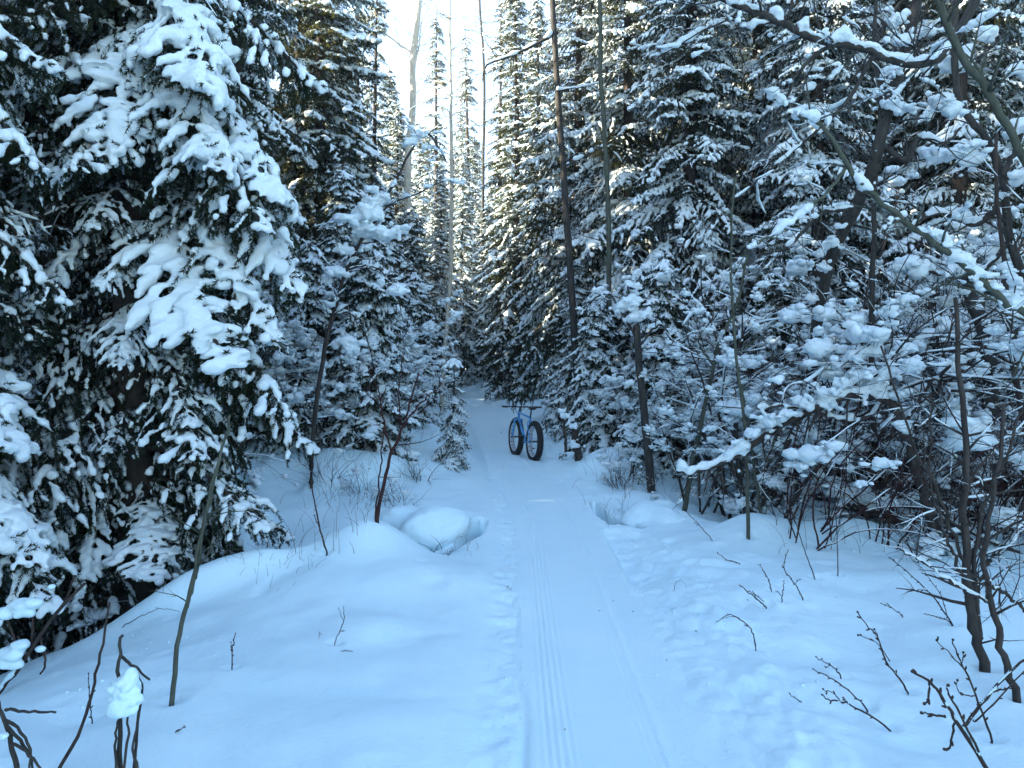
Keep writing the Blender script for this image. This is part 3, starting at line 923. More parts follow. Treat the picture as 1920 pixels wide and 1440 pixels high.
# ------------------------------------------------------------------ bare wood: saplings, alders, shrubs
def grow(p0, d0, L, r, level, rng, out, grav=-.05, kids=6, wander=.16, step=.09, kink=0.):
    n = max(4, int(L / step) + 1)
    d = np.array(d0, float); d /= np.linalg.norm(d)
    P = [np.array(p0, float)]
    for _ in range(n - 1):
        d = d + rng.normal(size=3) * wander + np.array([0, 0, grav])
        d /= np.linalg.norm(d)
        P.append(P[-1] + d * L / (n - 1))
    P = np.array(P)
    R = r * (1 - .8 * np.linspace(0, 1, n))
    out.append((P, R, level))
    if level > 0:
        for k in range(kids):
            q = rng.uniform(.2, .97)
            i = min(n - 2, int(q * (n - 1)))
            t = P[i + 1] - P[i]; t /= np.linalg.norm(t)
            s = rng.normal(size=3); s -= s.dot(t) * t; s /= np.linalg.norm(s)
            a = math.radians(rng.uniform(30, 65))
            grow(P[i], t * math.cos(a) + s * math.sin(a) + np.array([0, 0, .15]), L * rng.uniform(.25, .55) * (1.1 - .5 * q), R[i] * .62, level - 1, rng, out, grav, max(2, kids - 2), wander, step, kink)

def buds(mb, P, r, rng, every=.05, mi=0):
    P = np.asarray(P); L = np.concatenate([[0], np.cumsum(np.linalg.norm(np.diff(P, axis=0), axis=1))])
    k = 0; d = every * .6
    while d < L[-1]:
        i = min(len(P) - 2, int(np.searchsorted(L, d) - 1)); i = max(i, 0)
        f = (d - L[i]) / (L[i + 1] - L[i] + 1e-9)
        p = P[i] * (1 - f) + P[i + 1] * f
        t = P[i + 1] - P[i]; t /= np.linalg.norm(t) + 1e-9
        s = rng.normal(size=3); s -= s.dot(t) * t; s /= np.linalg.norm(s)
        V, T = ico(1)
        ax = t * .8 + s * .7; ax /= np.linalg.norm(ax)
        W = V * r * .8 + np.outer(V @ ax, ax) * r * 1.3
        mb.add(W + p + s * r * .9 + ax * r, T, mi=mi)
        d += every * rng.uniform(.7, 1.4); k += 1
    V, T = ico(1); mb.add(V * r * 1.1 + P[-1], T, mi=mi)

def snow_runs(mb, P, R, amt, rng, cover=.75, k=6, vert=.35):
    """snow lying along the upper side of a branch, in broken runs"""
    P = np.asarray(P, float); n = len(P)
    if n < 3: return
    m_ = max(4, int(np.linalg.norm(np.diff(P, axis=0), axis=1).sum() / .035))
    m_ = min(m_, 90)
    Q = spline(P, m_); r = np.interp(np.linspace(0, 1, m_), np.linspace(0, 1, n), R)
    t = np.gradient(Q, axis=0); t /= np.linalg.norm(t, axis=1)[:, None] + 1e-9
    flat = np.sqrt(np.clip(1 - t[:, 2] ** 2, 0, 1))
    nz = np.interp(np.linspace(0, 1, m_), np.linspace(0, 1, max(3, m_ // 3)), rng.uniform(-.5, 1, max(3, m_ // 3)))
    s = amt * (.18 + .95 * np.clip(nz, -.2, 1) ** 2) * np.clip((flat - vert) / (1 - vert), 0, 1)
    on = (s > amt * .16) & (np.interp(np.linspace(0, 1, m_), np.linspace(0, 1, max(3, m_ // 5)), rng.random(max(3, m_ // 5))) < cover)
    i = 0
    while i < m_:
        if not on[i]: i += 1; continue
        j = i
        while j < m_ and on[j]: j += 1
        if j - i >= 2:
            q = Q[i:j].copy(); rr = r[i:j] * .9 + s[i:j] * .5
            rr[0] *= .5; rr[-1] *= .5
            q[:, 2] += r[i:j] * .4 + s[i:j] * .42
            mb.add(*tube(q, rr, k, flat=.95))
        i = j

def wood_mesh(name, polys, mat, off, k0=6, rng=None):
    mb = MB()
    for P, R, lv in polys:
        mb.add(*tube(P, R, k0 if lv >= 2 else (4 if lv == 1 else 3), cap=lv >= 1))
    return mb.mesh(name, mat, True, off)

def snow_mesh(name, polys, amt, rng, off, cover=.75, clumps=(), melt=None, vert=.3, mat='snow_tree'):
    mb = MB()
    for P, R, lv in polys:
        a_ = amt * min(1.6, .5 + R[0] * 16)
        snow_runs(mb, P, R, a_, rng, cover if lv >= 2 else cover * (.75 if lv else .52), 6 if lv else 5, vert)
    for c, r in clumps:
        r = float(r)
        mb.add(*blob(np.array(c), np.array([1.05, .9, .6]) * r * (1 if r < .03 else .86), 2, rng, .1 if melt and melt < .0095 else .3))
        for q in range((10 if r > .045 else (5 if r > .025 else 2)) if not (melt and melt < .0095) else 1):
            o = rng.normal(size=3) * np.array([.72, .62, .42]) * r
            mb.add(*blob(np.array(c) + o, r * rng.uniform(.18, .5) * np.array([rng.uniform(.8, 1.7), rng.uniform(.7, 1.3), rng.uniform(.5, 1.0)]), 1, rng, .1 if melt and melt < .0095 else .3))
    if mb.n == 0: return None
    if melt:
        V, T = remesh(mb, melt, 7 if melt < .0095 else 2, .7, rag=.25 if melt < .0095 else .6)
        return raw_mesh(name, V - np.asarray(off), T, np.zeros((0, 4), int), M[mat])
    return mb.mesh(name, M[mat], True, off)

FEET = []
def woody(name, label, cat, loc, limbs, mat, seed, group=None):
    """limbs: dicts with P (world points), r0, r1, twigs, tl (twig length), snow, cover, clumps, part name"""
    rng = np.random.default_rng(seed)
    t = thing(name, label, cat, tuple(loc), 0, group)
    FEET.append((loc[0], loc[1], limbs[0]['r0']))
    for li, lb in enumerate(limbs):
        P = spline(lb['P'], lb.get('n', 26))
        n = len(P)
        P = P + rng.normal(size=P.shape) * lb.get('jit', .006)
        R = np.linspace(lb['r0'], lb['r1'], n)
        polys = [(P, R, 2)]
        for q in range(lb.get('twigs', 0)):
            i = int(rng.uniform(*lb.get('tr', (.1, .98))) * (n - 2))
            tg = P[i + 1] - P[i]; tg /= np.linalg.norm(tg) + 1e-9
            s = rng.normal(size=3) * np.array([1, .7, 1]); s -= s.dot(tg) * tg; s /= np.linalg.norm(s) + 1e-9
            d = tg * rng.uniform(.1, 1.0) + s + np.array(lb.get('td', (0, 0, .2)))
            grow(P[i], d, lb.get('tl', .5) * rng.uniform(.4, 1.2), min(.011, max(.0035, R[i] * .45)), lb.get('lv', 1), rng, polys, lb.get('grav', -.02), 4, .17)
        pn = lb.get('name', 'trunk' if li == 0 else 'limb')
        ob = part(pn, wood_mesh(pn, polys, lb.get('mat', mat), loc, lb.get('k', 8)), t)
        cl = [(tuple(c), r) for c, r in lb.get('clumps', [])]
        if lb.get('snow', 0) or cl:
            sm = snow_mesh('snow', polys, lb.get('snow', 0), np.random.default_rng(seed * 100 + li), loc, lb.get('cover', .75), cl, lb.get('melt'), lb.get('vert', .3))
            if sm: part('snow', sm, ob)['kind'] = 'stuff'
    return t

def pp(d, *uv):
    """photo positions at one distance, or (u, v, d) triples"""
    return [px(a[0], a[1], a[2] if len(a) > 2 else d) for a in uv]

def rooted(P, dz=.25):
    """carry a stem down into the snow under its foot"""
    q = P[0].copy(); g = h1(q.x, q.y) - dz
    return [Vector((q.x, q.y, min(g, q.z - .05)))] + list(P)

def cl(d, *uvr):
    return [(px(a[0], a[1], a[3] if len(a) > 3 else d), a[2]) for a in uvr]

# ---- right foreground: leaning alders and willows
P = pp(7.3, (1524, 760, 9.0), (1526, 680, 8.8), (1545, 525, 8.2), (1572, 450, 7.9), (1612, 375, 7.6), (1645, 285), (1665, 200), (1692, 110), (1720, 0), (1740, -140))
woody('alder_tree', 'dark leaning alder trunk with long snow pads plastered on its left side', 'tree', (P[0].x, P[0].y, h1(P[0].x, P[0].y)), [
    dict(P=rooted(P), r0=.07, r1=.05, n=34, twigs=26, tl=.9, lv=1, snow=.05, cover=.5, melt=.016,
         clumps=cl(7.2, (1556, 455, .09, 7.8), (1544, 500, .085, 7.95), (1536, 475, .07, 7.9), (1575, 425, .06, 7.7), (1620, 350, .06), (1690, 75, .10), (1670, 130, .08), (1680, 40, .09), (1520, 560, .07, 8.1), (1505, 600, .07, 8.2), (1690, 200, .085), (1665, 196, .07), (1712, 205, .05))),
    dict(P=pp(7.3, (1650, 270), (1700, 300), (1720, 260), (1770, 270), (1800, 240)), r0=.03, r1=.012, twigs=8, tl=.6, snow=.06, cover=.6),
    dict(P=pp(7.3, (1600, 390), (1540, 400), (1480, 460), (1420, 480)), r0=.028, r1=.008, twigs=9, tl=.7, snow=.07, cover=.8),
    dict(P=pp(7.3, (1668, 190), (1640, 110), (1660, 50), (1700, -10)), r0=.03, r1=.015, twigs=5, tl=.7, snow=.05)], M['bark_grey'], 1)

P = pp(4.8, (1990, 420), (1930, 315), (1890, 240), (1850, 170), (1790, 80), (1745, -40), (1725, -120))
woody('willow_sapling', 'smooth grey-green willow stem slanting across the upper right corner', 'tree', (P[0].x, P[0].y, h1(P[0].x, P[0].y)),
      [dict(P=rooted(P), r0=.027, r1=.022, twigs=12, tl=.7, snow=.012, cover=.3)], M['bark_green'], 2)
P = pp(4.4, (2010, 660), (1940, 600), (1880, 560), (1800, 490), (1720, 430), (1640, 370), (1590, 310), (1545, 240), (1497, 213))
woody('willow_sapling', 'pale broken-tipped willow branch, snow on its lower half, slanting to the right edge', 'tree', (P[0].x, P[0].y, h1(P[0].x, P[0].y)),
      [dict(P=rooted(P), r0=.026, r1=.012, n=40, twigs=18, tl=.55, snow=.05, cover=.55, melt=.010,
            clumps=cl(4.4, (1735, 432, .045), (1770, 455, .05), (1805, 482, .055), (1840, 515, .055), (1870, 540, .05), (1900, 566, .045), (1690, 400, .025), (1760, 440, .05), (1822, 500, .05))),
       dict(P=pp(4.4, (1590, 310), (1530, 380), (1450, 440), (1395, 470)), r0=.011, r1=.005, twigs=8, tl=.35, snow=.05, cover=.9, melt=.010)], M['bark_green'], 3)

P = pp(6.3, (1990, -260), (1800, 60), (1720, 120), (1620, 92), (1520, 68), (1440, 30), (1365, 3), (1300, -30))
woody('alder_tree', 'thick snow-topped limb reaching in from the top of the picture above the leaning trunk', 'tree', (P[0].x, P[0].y, h1(P[0].x, P[0].y)), [
    dict(P=[Vector((P[0].x, P[0].y, h1(P[0].x, P[0].y) - .2))] + P, r0=.046, r1=.024, n=40, twigs=34, tl=.9, tr=(.3, .98), snow=.11, cover=.98, melt=.014),
    dict(P=pp(6.3, (1560, 80), (1500, 130), (1470, 190), (1410, 300)), r0=.02, r1=.006, twigs=10, tl=.6, snow=.04, clumps=cl(6.2, (1470, 190, .07), (1500, 212, .075), (1450, 172, .05), (1525, 232, .05)), melt=.014),
    dict(P=pp(6.3, (1640, 98), (1580, 200), (1480, 290), (1380, 370)), r0=.02, r1=.006, twigs=9, tl=.7, snow=.06, cover=.8)], M['bark_grey'], 4)

P = pp(7.6, (1950, 760), (1930, 560), (1900, 470), (1888, 400), (1880, 330), (1850, 262), (1800, 190), (1790, 60), (1800, -100))
woody('alder_tree', 'crooked dark alder loaded with large rounded snow pillows in the upper right corner', 'tree', (P[0].x, P[0].y, h1(P[0].x, P[0].y)), [
    dict(P=rooted(P), r0=.05, r1=.03, n=36, twigs=26, tl=1.0, snow=.08, cover=.6, melt=.02,
         clumps=cl(7.7, (1800, 120, .17), (1770, 190, .15), (1760, 290, .16), (1850, 60, .12), (1740, 60, .09), (1820, 300, .13), (1790, 400, .12))),
    dict(P=pp(7.6, (1885, 370), (1830, 420), (1760, 400), (1700, 430)), r0=.04, r1=.012, twigs=10, tl=.6, snow=.10, cover=.9, melt=.016),
    dict(P=pp(7.3, (1880, 330), (1905, 280), (1930, 200), (1950, 80)), r0=.03, r1=.02, twigs=6, tl=.6, snow=.04, clumps=cl(7.2, (1910, 235, .13), (1905, 130, .10), (1925, 330, .12)), melt=.02),
    dict(P=pp(7.6, (1895, 450), (1850, 500), (1800, 520), (1730, 510), (1690, 530)), r0=.03, r1=.01, twigs=9, tl=.6, snow=.12, cover=.95, melt=.016)], M['bark_grey'], 5)

P = pp(7.8, (1828, 930), (1845, 830), (1858, 720), (1842, 620), (1820, 560), (1800, 470))
woody('alder_tree', 'stout snow-dusted alder trunk leaning left behind the stem clump at the right', 'tree', (P[0].x, P[0].y, h1(P[0].x, P[0].y)), [
    dict(P=rooted(P), r0=.10, r1=.05, n=24, twigs=10, tl=.7, snow=.04, cover=.5),
    dict(P=pp(7.7, (1842, 640), (1790, 610), (1740, 640), (1690, 620)), r0=.03, r1=.01, twigs=6, tl=.5, snow=.09, clumps=cl(7.5, (1790, 620, .13), (1745, 625, .10), (1720, 650, .09), (1810, 640, .10), (1765, 600, .08)), melt=.018),
    dict(P=pp(7.7, (1858, 720), (1900, 640), (1915, 560)), r0=.03, r1=.012, twigs=6, tl=.6, snow=.04)], M['bark_grey'], 6)
P = pp(6.6, (1930, 860), (1914, 760), (1896, 640), (1886, 500), (1870, 380), (1868, 250))
woody('alder_sapling', 'slim brown alder stem rising beside the right edge', 'tree', (P[0].x, P[0].y, h1(P[0].x, P[0].y)),
      [dict(P=rooted(P), r0=.034, r1=.014, twigs=12, tl=.7, snow=.02, cover=.5)], M['twig'], 7)
P = pp(8.0, (1634, 760), (1634, 600), (1636, 480), (1642, 340), (1650, 200), (1640, 60), (1650, -60))
woody('alder_sapling', 'straight dark pole standing in front of the snow-piled leaning trunk', 'tree', (P[0].x, P[0].y, h1(P[0].x, P[0].y)),
      [dict(P=rooted(P), r0=.036, r1=.018, twigs=16, tl=.8, snow=.03, cover=.5)], M['bark_grey'], 8)

# bowed tree arching over the hollow
P = pp(6.6, (1755, 1010), (1725, 900), (1695, 815), (1665, 752), (1600, 738), (1530, 765), (1460, 800), (1390, 850), (1310, 882), (1270, 884))
woody('bowed_tree', 'bowed tree arching down to the left under a thick rope of snow', 'tree', (P[0].x, P[0].y, h1(P[0].x, P[0].y)), [
    dict(P=rooted(P), r0=.055, r1=.020, n=40, twigs=34, tl=.55, td=(0, 0, -.9), grav=-.14, tr=(.3, .95), snow=.11, cover=.95, melt=.014,
         clumps=cl(6.55, (1650, 715, .075), (1615, 700, .09), (1580, 718, .085), (1545, 735, .085), (1510, 755, .085), (1475, 775, .08), (1440, 790, .08), (1410, 812, .07), (1380, 828, .05), (1350, 845, .04), (1640, 660, .10), (1605, 665, .09), (1560, 760, .07), (1490, 748, .06), (1670, 700, .10))),
    dict(P=pp(6.65, (1660, 760), (1600, 790), (1540, 775), (1470, 762), (1420, 768)), r0=.02, r1=.008, twigs=10, tl=.4, td=(0, 0, -.5), grav=-.1, snow=.10, cover=.95, melt=.014),
    dict(P=pp(6.6, (1690, 800), (1730, 740), (1760, 690), (1790, 600)), r0=.02, r1=.007, twigs=9, tl=.6, snow=.03)], M['bark_dark'], 9)

# ---- the snow-capped broken trunk and its neighbours
P = pp(9.6, (1222, 925), (1215, 850), (1206, 760), (1198, 680), (1194, 608))
woody('dead_snag', 'bare broken trunk with a tall cap of snow on its top', 'dead trunk', (P[0].x, P[0].y, h1(P[0].x, P[0].y)), [
    dict(P=rooted(P), r0=.058, r1=.044, twigs=5, tl=.4, snow=.02, melt=.013,
         clumps=cl(9.55, (1190, 596, .12), (1188, 565, .14), (1190, 535, .085), (1191, 512, .055), (1165, 575, .09), (1212, 590, .09), (1225, 615, .08))),
    dict(P=pp(9.6, (1196, 640), (1165, 585), (1140, 550), (1110, 565), (1095, 590)), r0=.018, r1=.007, twigs=7, tl=.4, snow=.11, cover=.95, melt=.014, name='limb'),
    dict(P=pp(9.5, (1197, 650), (1235, 610), (1260, 640), (1272, 690)), r0=.016, r1=.006, twigs=7, tl=.4, snow=.11, cover=.95, melt=.014, name='limb')], M['bark_grey'], 10)
P = pp(8.8, (1285, 950), (1297, 880), (1315, 790), (1335, 700), (1350, 640), (1385, 560), (1400, 480))
woody('alder_sapling', 'leaning grey sapling with snow on its upper side, right of the broken trunk', 'tree', (P[0].x, P[0].y, h1(P[0].x, P[0].y)), [
    dict(P=rooted(P), r0=.035, r1=.014, twigs=12, tl=.6, snow=.09, cover=.8, vert=.1, melt=.013),
    dict(P=pp(8.8, (1340, 690), (1310, 640), (1330, 600), (1300, 560)), r0=.012, r1=.005, twigs=6, tl=.4, snow=.1, cover=.9),
    dict(P=pp(8.8, (1325, 745), (1370, 770), (1400, 800), (1420, 860)), r0=.012, r1=.005, twigs=6, tl=.4, snow=.07, cover=.9)], M['bark_green'], 11)
P = pp(6.7, (1404, 1056), (1402, 930), (1398, 830), (1378, 640), (1370, 500), (1378, 330))
woody('alder_sapling', 'thin straight pale sapling, left one of the pair at the foot of the bowed tree', 'tree', (P[0].x, P[0].y, h1(P[0].x, P[0].y)),
      [dict(P=rooted(P), r0=.021, r1=.010, twigs=12, tl=.6, tr=(.35, .98), snow=.02, cover=.5)], M['bark_green'], 12)
P = pp(7.2, (1427, 990), (1420, 920), (1402, 800), (1390, 720))
woody('alder_sapling', 'thin dark sapling, right one of the pair at the foot of the bowed tree', 'tree', (P[0].x, P[0].y, h1(P[0].x, P[0].y)),
      [dict(P=rooted(P), r0=.021, r1=.010, twigs=7, tl=.5, snow=.02, cover=.5)], M['bark_green'], 13)
g = ground_at(1083, 860)
P = pp(g.y, (1086, 862), (1080, 835), (1078, 790))
woody('broken_stump', 'short broken stump with a block of snow, right of the bicycle', 'stump', g,
      [dict(P=rooted(P), r0=.075, r1=.05, twigs=5, tl=.35, snow=.02, clumps=cl(g.y - .12, (1080, 835, .085), (1075, 800, .075), (1060, 780, .075), (1070, 850, .06), (1055, 770, .06)), melt=.018),
       dict(P=pp(g.y, (1062, 850), (1058, 800), (1052, 765)), r0=.025, r1=.012, twigs=3, tl=.3, snow=.03)], M['bark_dark'], 14)

# ---- stem clump at the right foreground
gs = ground_at(1845, 1252)
woody('stem_clump', 'clump of crooked dark stems rooted in the snow at the lower right', 'shrub', gs, [
    dict(P=rooted(pp(gs.y, (1845, 1250), (1822, 1165), (1812, 1060), (1806, 960), (1812, 860), (1798, 700), (1790, 560))), r0=.030, r1=.011, n=34, twigs=16, tl=.55, tr=(.3, .98), snow=.012, cover=.4, name='stem'),
    dict(P=pp(gs.y, (1840, 1235), (1832, 1130), (1790, 1010), (1760, 930), (1700, 800), (1650, 650)), r0=.012, r1=.005, n=30, twigs=12, tl=.5, snow=.012, cover=.4, name='stem'),
    dict(P=pp(gs.y, (1838, 1230), (1805, 1080), (1770, 1000), (1745, 880), (1745, 740)), r0=.011, r1=.005, n=30, twigs=10, tl=.5, snow=.012, cover=.4, name='stem'),
    dict(P=pp(gs.y, (1835, 1200), (1826, 1050), (1850, 940), (1890, 850), (1930, 720)), r0=.013, r1=.006, n=30, twigs=12, tl=.5, snow=.012, cover=.4, name='stem'),
    dict(P=pp(gs.y, (1820, 1150), (1850, 1060), (1880, 1030), (1940, 980)), r0=.012, r1=.006, n=24, twigs=10, tl=.4, snow=.02, cover=.6, name='stem')], M['bark_dark'], 15)
gs2 = ground_at(1908, 1310)
woody('stem_clump', 'forked dark stem standing right of the stem clump, near the lower right edge', 'shrub', gs2, [
    dict(P=rooted(pp(gs2.y, (1908, 1308), (1880, 1225), (1862, 1150), (1850, 1090), (1845, 1000), (1870, 900), (1880, 760))), r0=.020, r1=.008, n=30, twigs=12, tl=.4, tr=(.35, .98), snow=.02, cover=.4, name='stem'),
    dict(P=pp(gs2.y, (1858, 1130), (1800, 1100), (1740, 1060), (1690, 1030)), r0=.009, r1=.004, twigs=6, tl=.3, snow=.03, cover=.7, name='stem'),
    dict(P=pp(gs2.y, (1850, 1090), (1880, 1110), (1930, 1150)), r0=.011, r1=.006, twigs=5, tl=.3, snow=.03, cover=.8, name='stem')], M['bark_dark'], 16)

# ---- left: sapling bent under snow, red-stemmed shrub, grey sapling
P = pp(9.6, (585, 850), (597, 720), (622, 600), (652, 500), (690, 430), (735, 350), (770, 285), (800, 250), (835, 300))
woody('bent_sapling', 'sapling bent over under heavy snow lumps left of the trail', 'tree', (P[0].x, P[0].y, h1(P[0].x, P[0].y)), [
    dict(P=rooted(P), r0=.035, r1=.010, n=36, twigs=22, tl=.5, tr=(.35, .98), snow=.09, cover=.9, vert=.08, melt=.014,
         clumps=cl(9.55, (688, 400, 0.208), (680, 430, 0.191), (700, 378, 0.143), (720, 440, 0.159), (745, 430, 0.112), (770, 265, 0.083), (785, 250, 0.088), (800, 275, 0.071), (740, 345, .06), (722, 372, .07), (812, 300, .05), (630, 510, 0.143), (650, 470, 0.127), (655, 640, 0.127), (740, 545, 0.136), (610, 570, 0.096), (660, 655, 0.112))),
    dict(P=pp(9.6, (690, 430), (730, 385), (780, 365), (830, 340), (870, 345)), r0=.015, r1=.005, twigs=10, tl=.4, snow=.10, cover=.9, melt=.014, clumps=cl(9.6, (800, 350, 0.053), (870, 340, 0.041), (765, 366, .05), (835, 338, .035))),
    dict(P=pp(9.6, (650, 505), (700, 500), (740, 540), (755, 600)), r0=.014, r1=.005, twigs=10, tl=.4, snow=.11, cover=.9, melt=.014),
    dict(P=pp(9.6, (625, 590), (660, 590), (690, 640), (700, 690)), r0=.012, r1=.005, twigs=10, tl=.4, snow=.10, cover=.9, melt=.014),
    dict(P=pp(9.6, (620, 600), (590, 560), (570, 500)), r0=.010, r1=.004, twigs=7, tl=.4, snow=.09, cover=.8)], M['bark_dark'], 17)
g = ground_at(706, 976)
woody('red_shrub', 'bare shrub with dark red stems in front of the left bank', 'shrub', g, [
    dict(P=rooted(pp(g.y, (706, 974), (718, 915), (732, 855), (755, 800), (768, 760), (785, 700))), r0=.020, r1=.006, twigs=6, tl=.35, tr=(.4, .98), snow=.01, cover=.3, name='stem'),
    dict(P=pp(g.y, (735, 850), (718, 780), (708, 730), (690, 690)), r0=.009, r1=.003, twigs=4, tl=.3, name='stem'),
    dict(P=pp(g.y, (758, 795), (790, 755), (815, 735), (830, 715)), r0=.008, r1=.003, twigs=5, tl=.3, name='stem'),
    dict(P=pp(g.y, (752, 806), (748, 740), (755, 660)), r0=.007, r1=.003, twigs=4, tl=.3, name='stem'),
    dict(P=pp(g.y, (704, 972), (712, 880), (720, 800), (712, 745)), r0=.008, r1=.003, twigs=4, tl=.3, name='stem')], M['twig_red'], 18)
g = ground_at(322, 1316)
woody('grey_sapling', 'slender grey-green sapling leaning right in the left foreground snow', 'sapling', g, [
    dict(P=rooted(pp(g.y, (322, 1314), (335, 1200), (358, 1105), (378, 1000), (398, 905), (420, 830), (432, 780)), .12), r0=.014, r1=.0055, n=34, jit=.003, twigs=4, tl=.3, tr=(.5, .98), snow=.01, cover=.3, name='stem'),
    dict(P=pp(g.y, (350, 1140), (365, 1090), (372, 1060), (385, 980), (410, 880)), r0=.006, r1=.003, n=20, jit=.003, twigs=4, tl=.25, name='stem')], M['bark_green'], 19)

# ---- pale trunks further off
P = pp(22, (772, 760), (770, 560), (765, 430), (765, 300), (774, 200), (774, 120), (787, 0), (795, -140), (800, -260))
woody('birch_tree', 'tall pale bare birch standing against the bright sky gap', 'birch', (P[0].x, P[0].y, h1(P[0].x, P[0].y)), [
    dict(P=rooted(P), r0=.13, r1=.07, n=34, twigs=26, tl=2.0, tr=(.35, .98), td=(0, 0, .5), lv=2, snow=.02, cover=.4),
    dict(P=pp(22, (776, 130), (782, 100), (786, 85), (790, 40)), r0=.04, r1=.015, twigs=4, tl=1.0),
    dict(P=pp(22, (773, 100), (720, 60), (700, 20)), r0=.03, r1=.01, twigs=7, tl=1.2, lv=2)], M['bark_pale'], 20)
P = pp(14.2, (1088, 780), (1076, 620), (1065, 445), (1058, 350), (1048, 200), (1040, 80), (1034, -40), (1025, -150))
woody('aspen_tree', 'slim grey aspen trunk in front of the dark spruces right of the sky gap', 'aspen', (P[0].x, P[0].y, h1(P[0].x, P[0].y)), [
    dict(P=rooted(P), r0=.075, r1=.048, n=34, twigs=22, tl=.8, tr=(.4, .98), snow=.02, cover=.3),
    dict(P=pp(14.2, (1045, 60), (1010, 80), (960, 105), (915, 120), (905, 150)), r0=.04, r1=.012, twigs=12, tl=.9, snow=.10, cover=.9),
    dict(P=pp(14.0, (1062, 310), (1100, 290), (1140, 270), (1175, 240)), r0=.025, r1=.01, twigs=8, tl=.6, snow=.12, cover=.95),
    dict(P=pp(14.0, (1044, 170), (1080, 165), (1125, 155)), r0=.02, r1=.01, twigs=5, tl=.5, snow=.12, cover=.9)], M['bark_grey'], 21)
P = pp(13.0, (1148, 780), (1142, 560), (1138, 330), (1128, 180), (1126, 60), (1122, -100))
woody('aspen_tree', 'thin dark-green pole among the snowy boughs right of the grey aspen', 'aspen', (P[0].x, P[0].y, h1(P[0].x, P[0].y)),
      [dict(P=rooted(P), r0=.05, r1=.035, n=26, twigs=12, tl=.8, snow=.05, cover=.6)], M['bark_green'], 22)
P = pp(20, (830, 720), (845, 500), (846, 240), (843, 60), (842, -120))
woody('larch_tree', 'bare leafless larch with fine sunlit twigs in the sky gap right of the birch', 'larch', (P[0].x, P[0].y, h1(P[0].x, P[0].y)),
      [dict(P=rooted(P), r0=.07, r1=.03, n=30, twigs=70, tl=1.3, tr=(.35, .99), td=(0, 0, -.1), snow=.03, cover=.6)], M['bark_pale'], 23)
P = pp(38, (905, 700), (905, 400), (908, 140), (900, 20), (895, -120))
woody('larch_tree', 'bare leafless larch with short twigs near the right side of the sky gap', 'larch', (P[0].x, P[0].y, h1(P[0].x, P[0].y)),
      [dict(P=rooted(P), r0=.10, r1=.045, n=30, twigs=70, tl=1.6, tr=(.35, .99), td=(0, 0, -.1), snow=.03, cover=.6)], M['bark_grey'], 24)
print('hero wood', round(time.time() - T0, 1))

# ------------------------------------------------------------------ thickets, copied from a few grown shrubs
def shrub(seed, nst, hgt, amt, cat, mat, name='shrub', lean=.45, kids=6, r=.012, clumps=0, lv=2):
    rng = np.random.default_rng(seed)
    t = thing(name, 'x', cat, (0, 0, 0))
    for k in range(nst):
        polys = []
        a = rng.uniform(0, 2 * PI); ln = rng.uniform(.1, lean)
        d = np.array([math.cos(a) * ln, math.sin(a) * ln, 1])
        grow((rng.normal() * .08, rng.normal() * .08, -.25), d, hgt * rng.uniform(.6, 1.1), r * rng.uniform(.7, 1.2), lv, rng, polys, -.02 - .03 * rng.random(), kids, .12)
        st = part('stem', wood_mesh('stem', polys, mat, (0, 0, 0), 5), t)
        cs = []; bigger = [q_ for q_ in polys if q_[2] >= 1]
        for _ in range(clumps):
            P_, R_, _l = bigger[int(rng.integers(len(bigger)))]
            i = int(rng.integers(len(P_) // 2, len(P_)))
            cs.append((P_[i] + np.array([0, 0, .02]), rng.uniform(.02, .06) * (1.7 if rng.random() < .25 else 1)))
        sm = snow_mesh('snow', polys, amt, rng, (0, 0, 0), .7, cs, None, .25)
        if sm: part('snow', sm, st)['kind'] = 'stuff'
    return t
SHRUBS = {
    'fine': [shrub(500 + k, 5, 1.3, .03, 'shrub', M['twig'], 'bare_shrub', .5, 6, .008, 1) for k in range(3)],
    'tall': [shrub(510 + k, 4, 3.6, .022, 'alder', M['bark_dark'], 'alder_shrub', .35, 9, .020, 16) for k in range(4)],
    'snowy': [shrub(520 + k, 6, 1.9, .055, 'shrub', M['twig'], 'snowy_shrub', .5, 7, .013, 16) for k in range(4)],
    'wand': [shrub(540 + k, 8, 2.2, .012, 'shrub', M['twig_red'], 'wand_shrub', .38, 4, .0085, 0, 1) for k in range(3)],
    'leafy': [shrub(530 + k, 5, 3.0, .055, 'alder', M['bark_dark'], 'snowy_alder', .5, 7, .018, 38) for k in range(3)],
}
for v in SHRUBS.values():
    for o in v:
        print(o.name, sum(len(c.data.polygons) + sum(len(s.data.polygons) for s in c.children) for c in o.children), end=' ')
XYZ = {}
for kn_, v in SHRUBS.items():
    XYZ[kn_] = []
    for o in v:
        A_ = []
        for c in o.children:
            B_ = np.zeros(len(c.data.vertices) * 3); c.data.vertices.foreach_get('co', B_); A_.append(B_.reshape(-1, 3)[::3])
        XYZ[kn_].append(np.concatenate(A_))
used = set()
rs = np.random.default_rng(77)
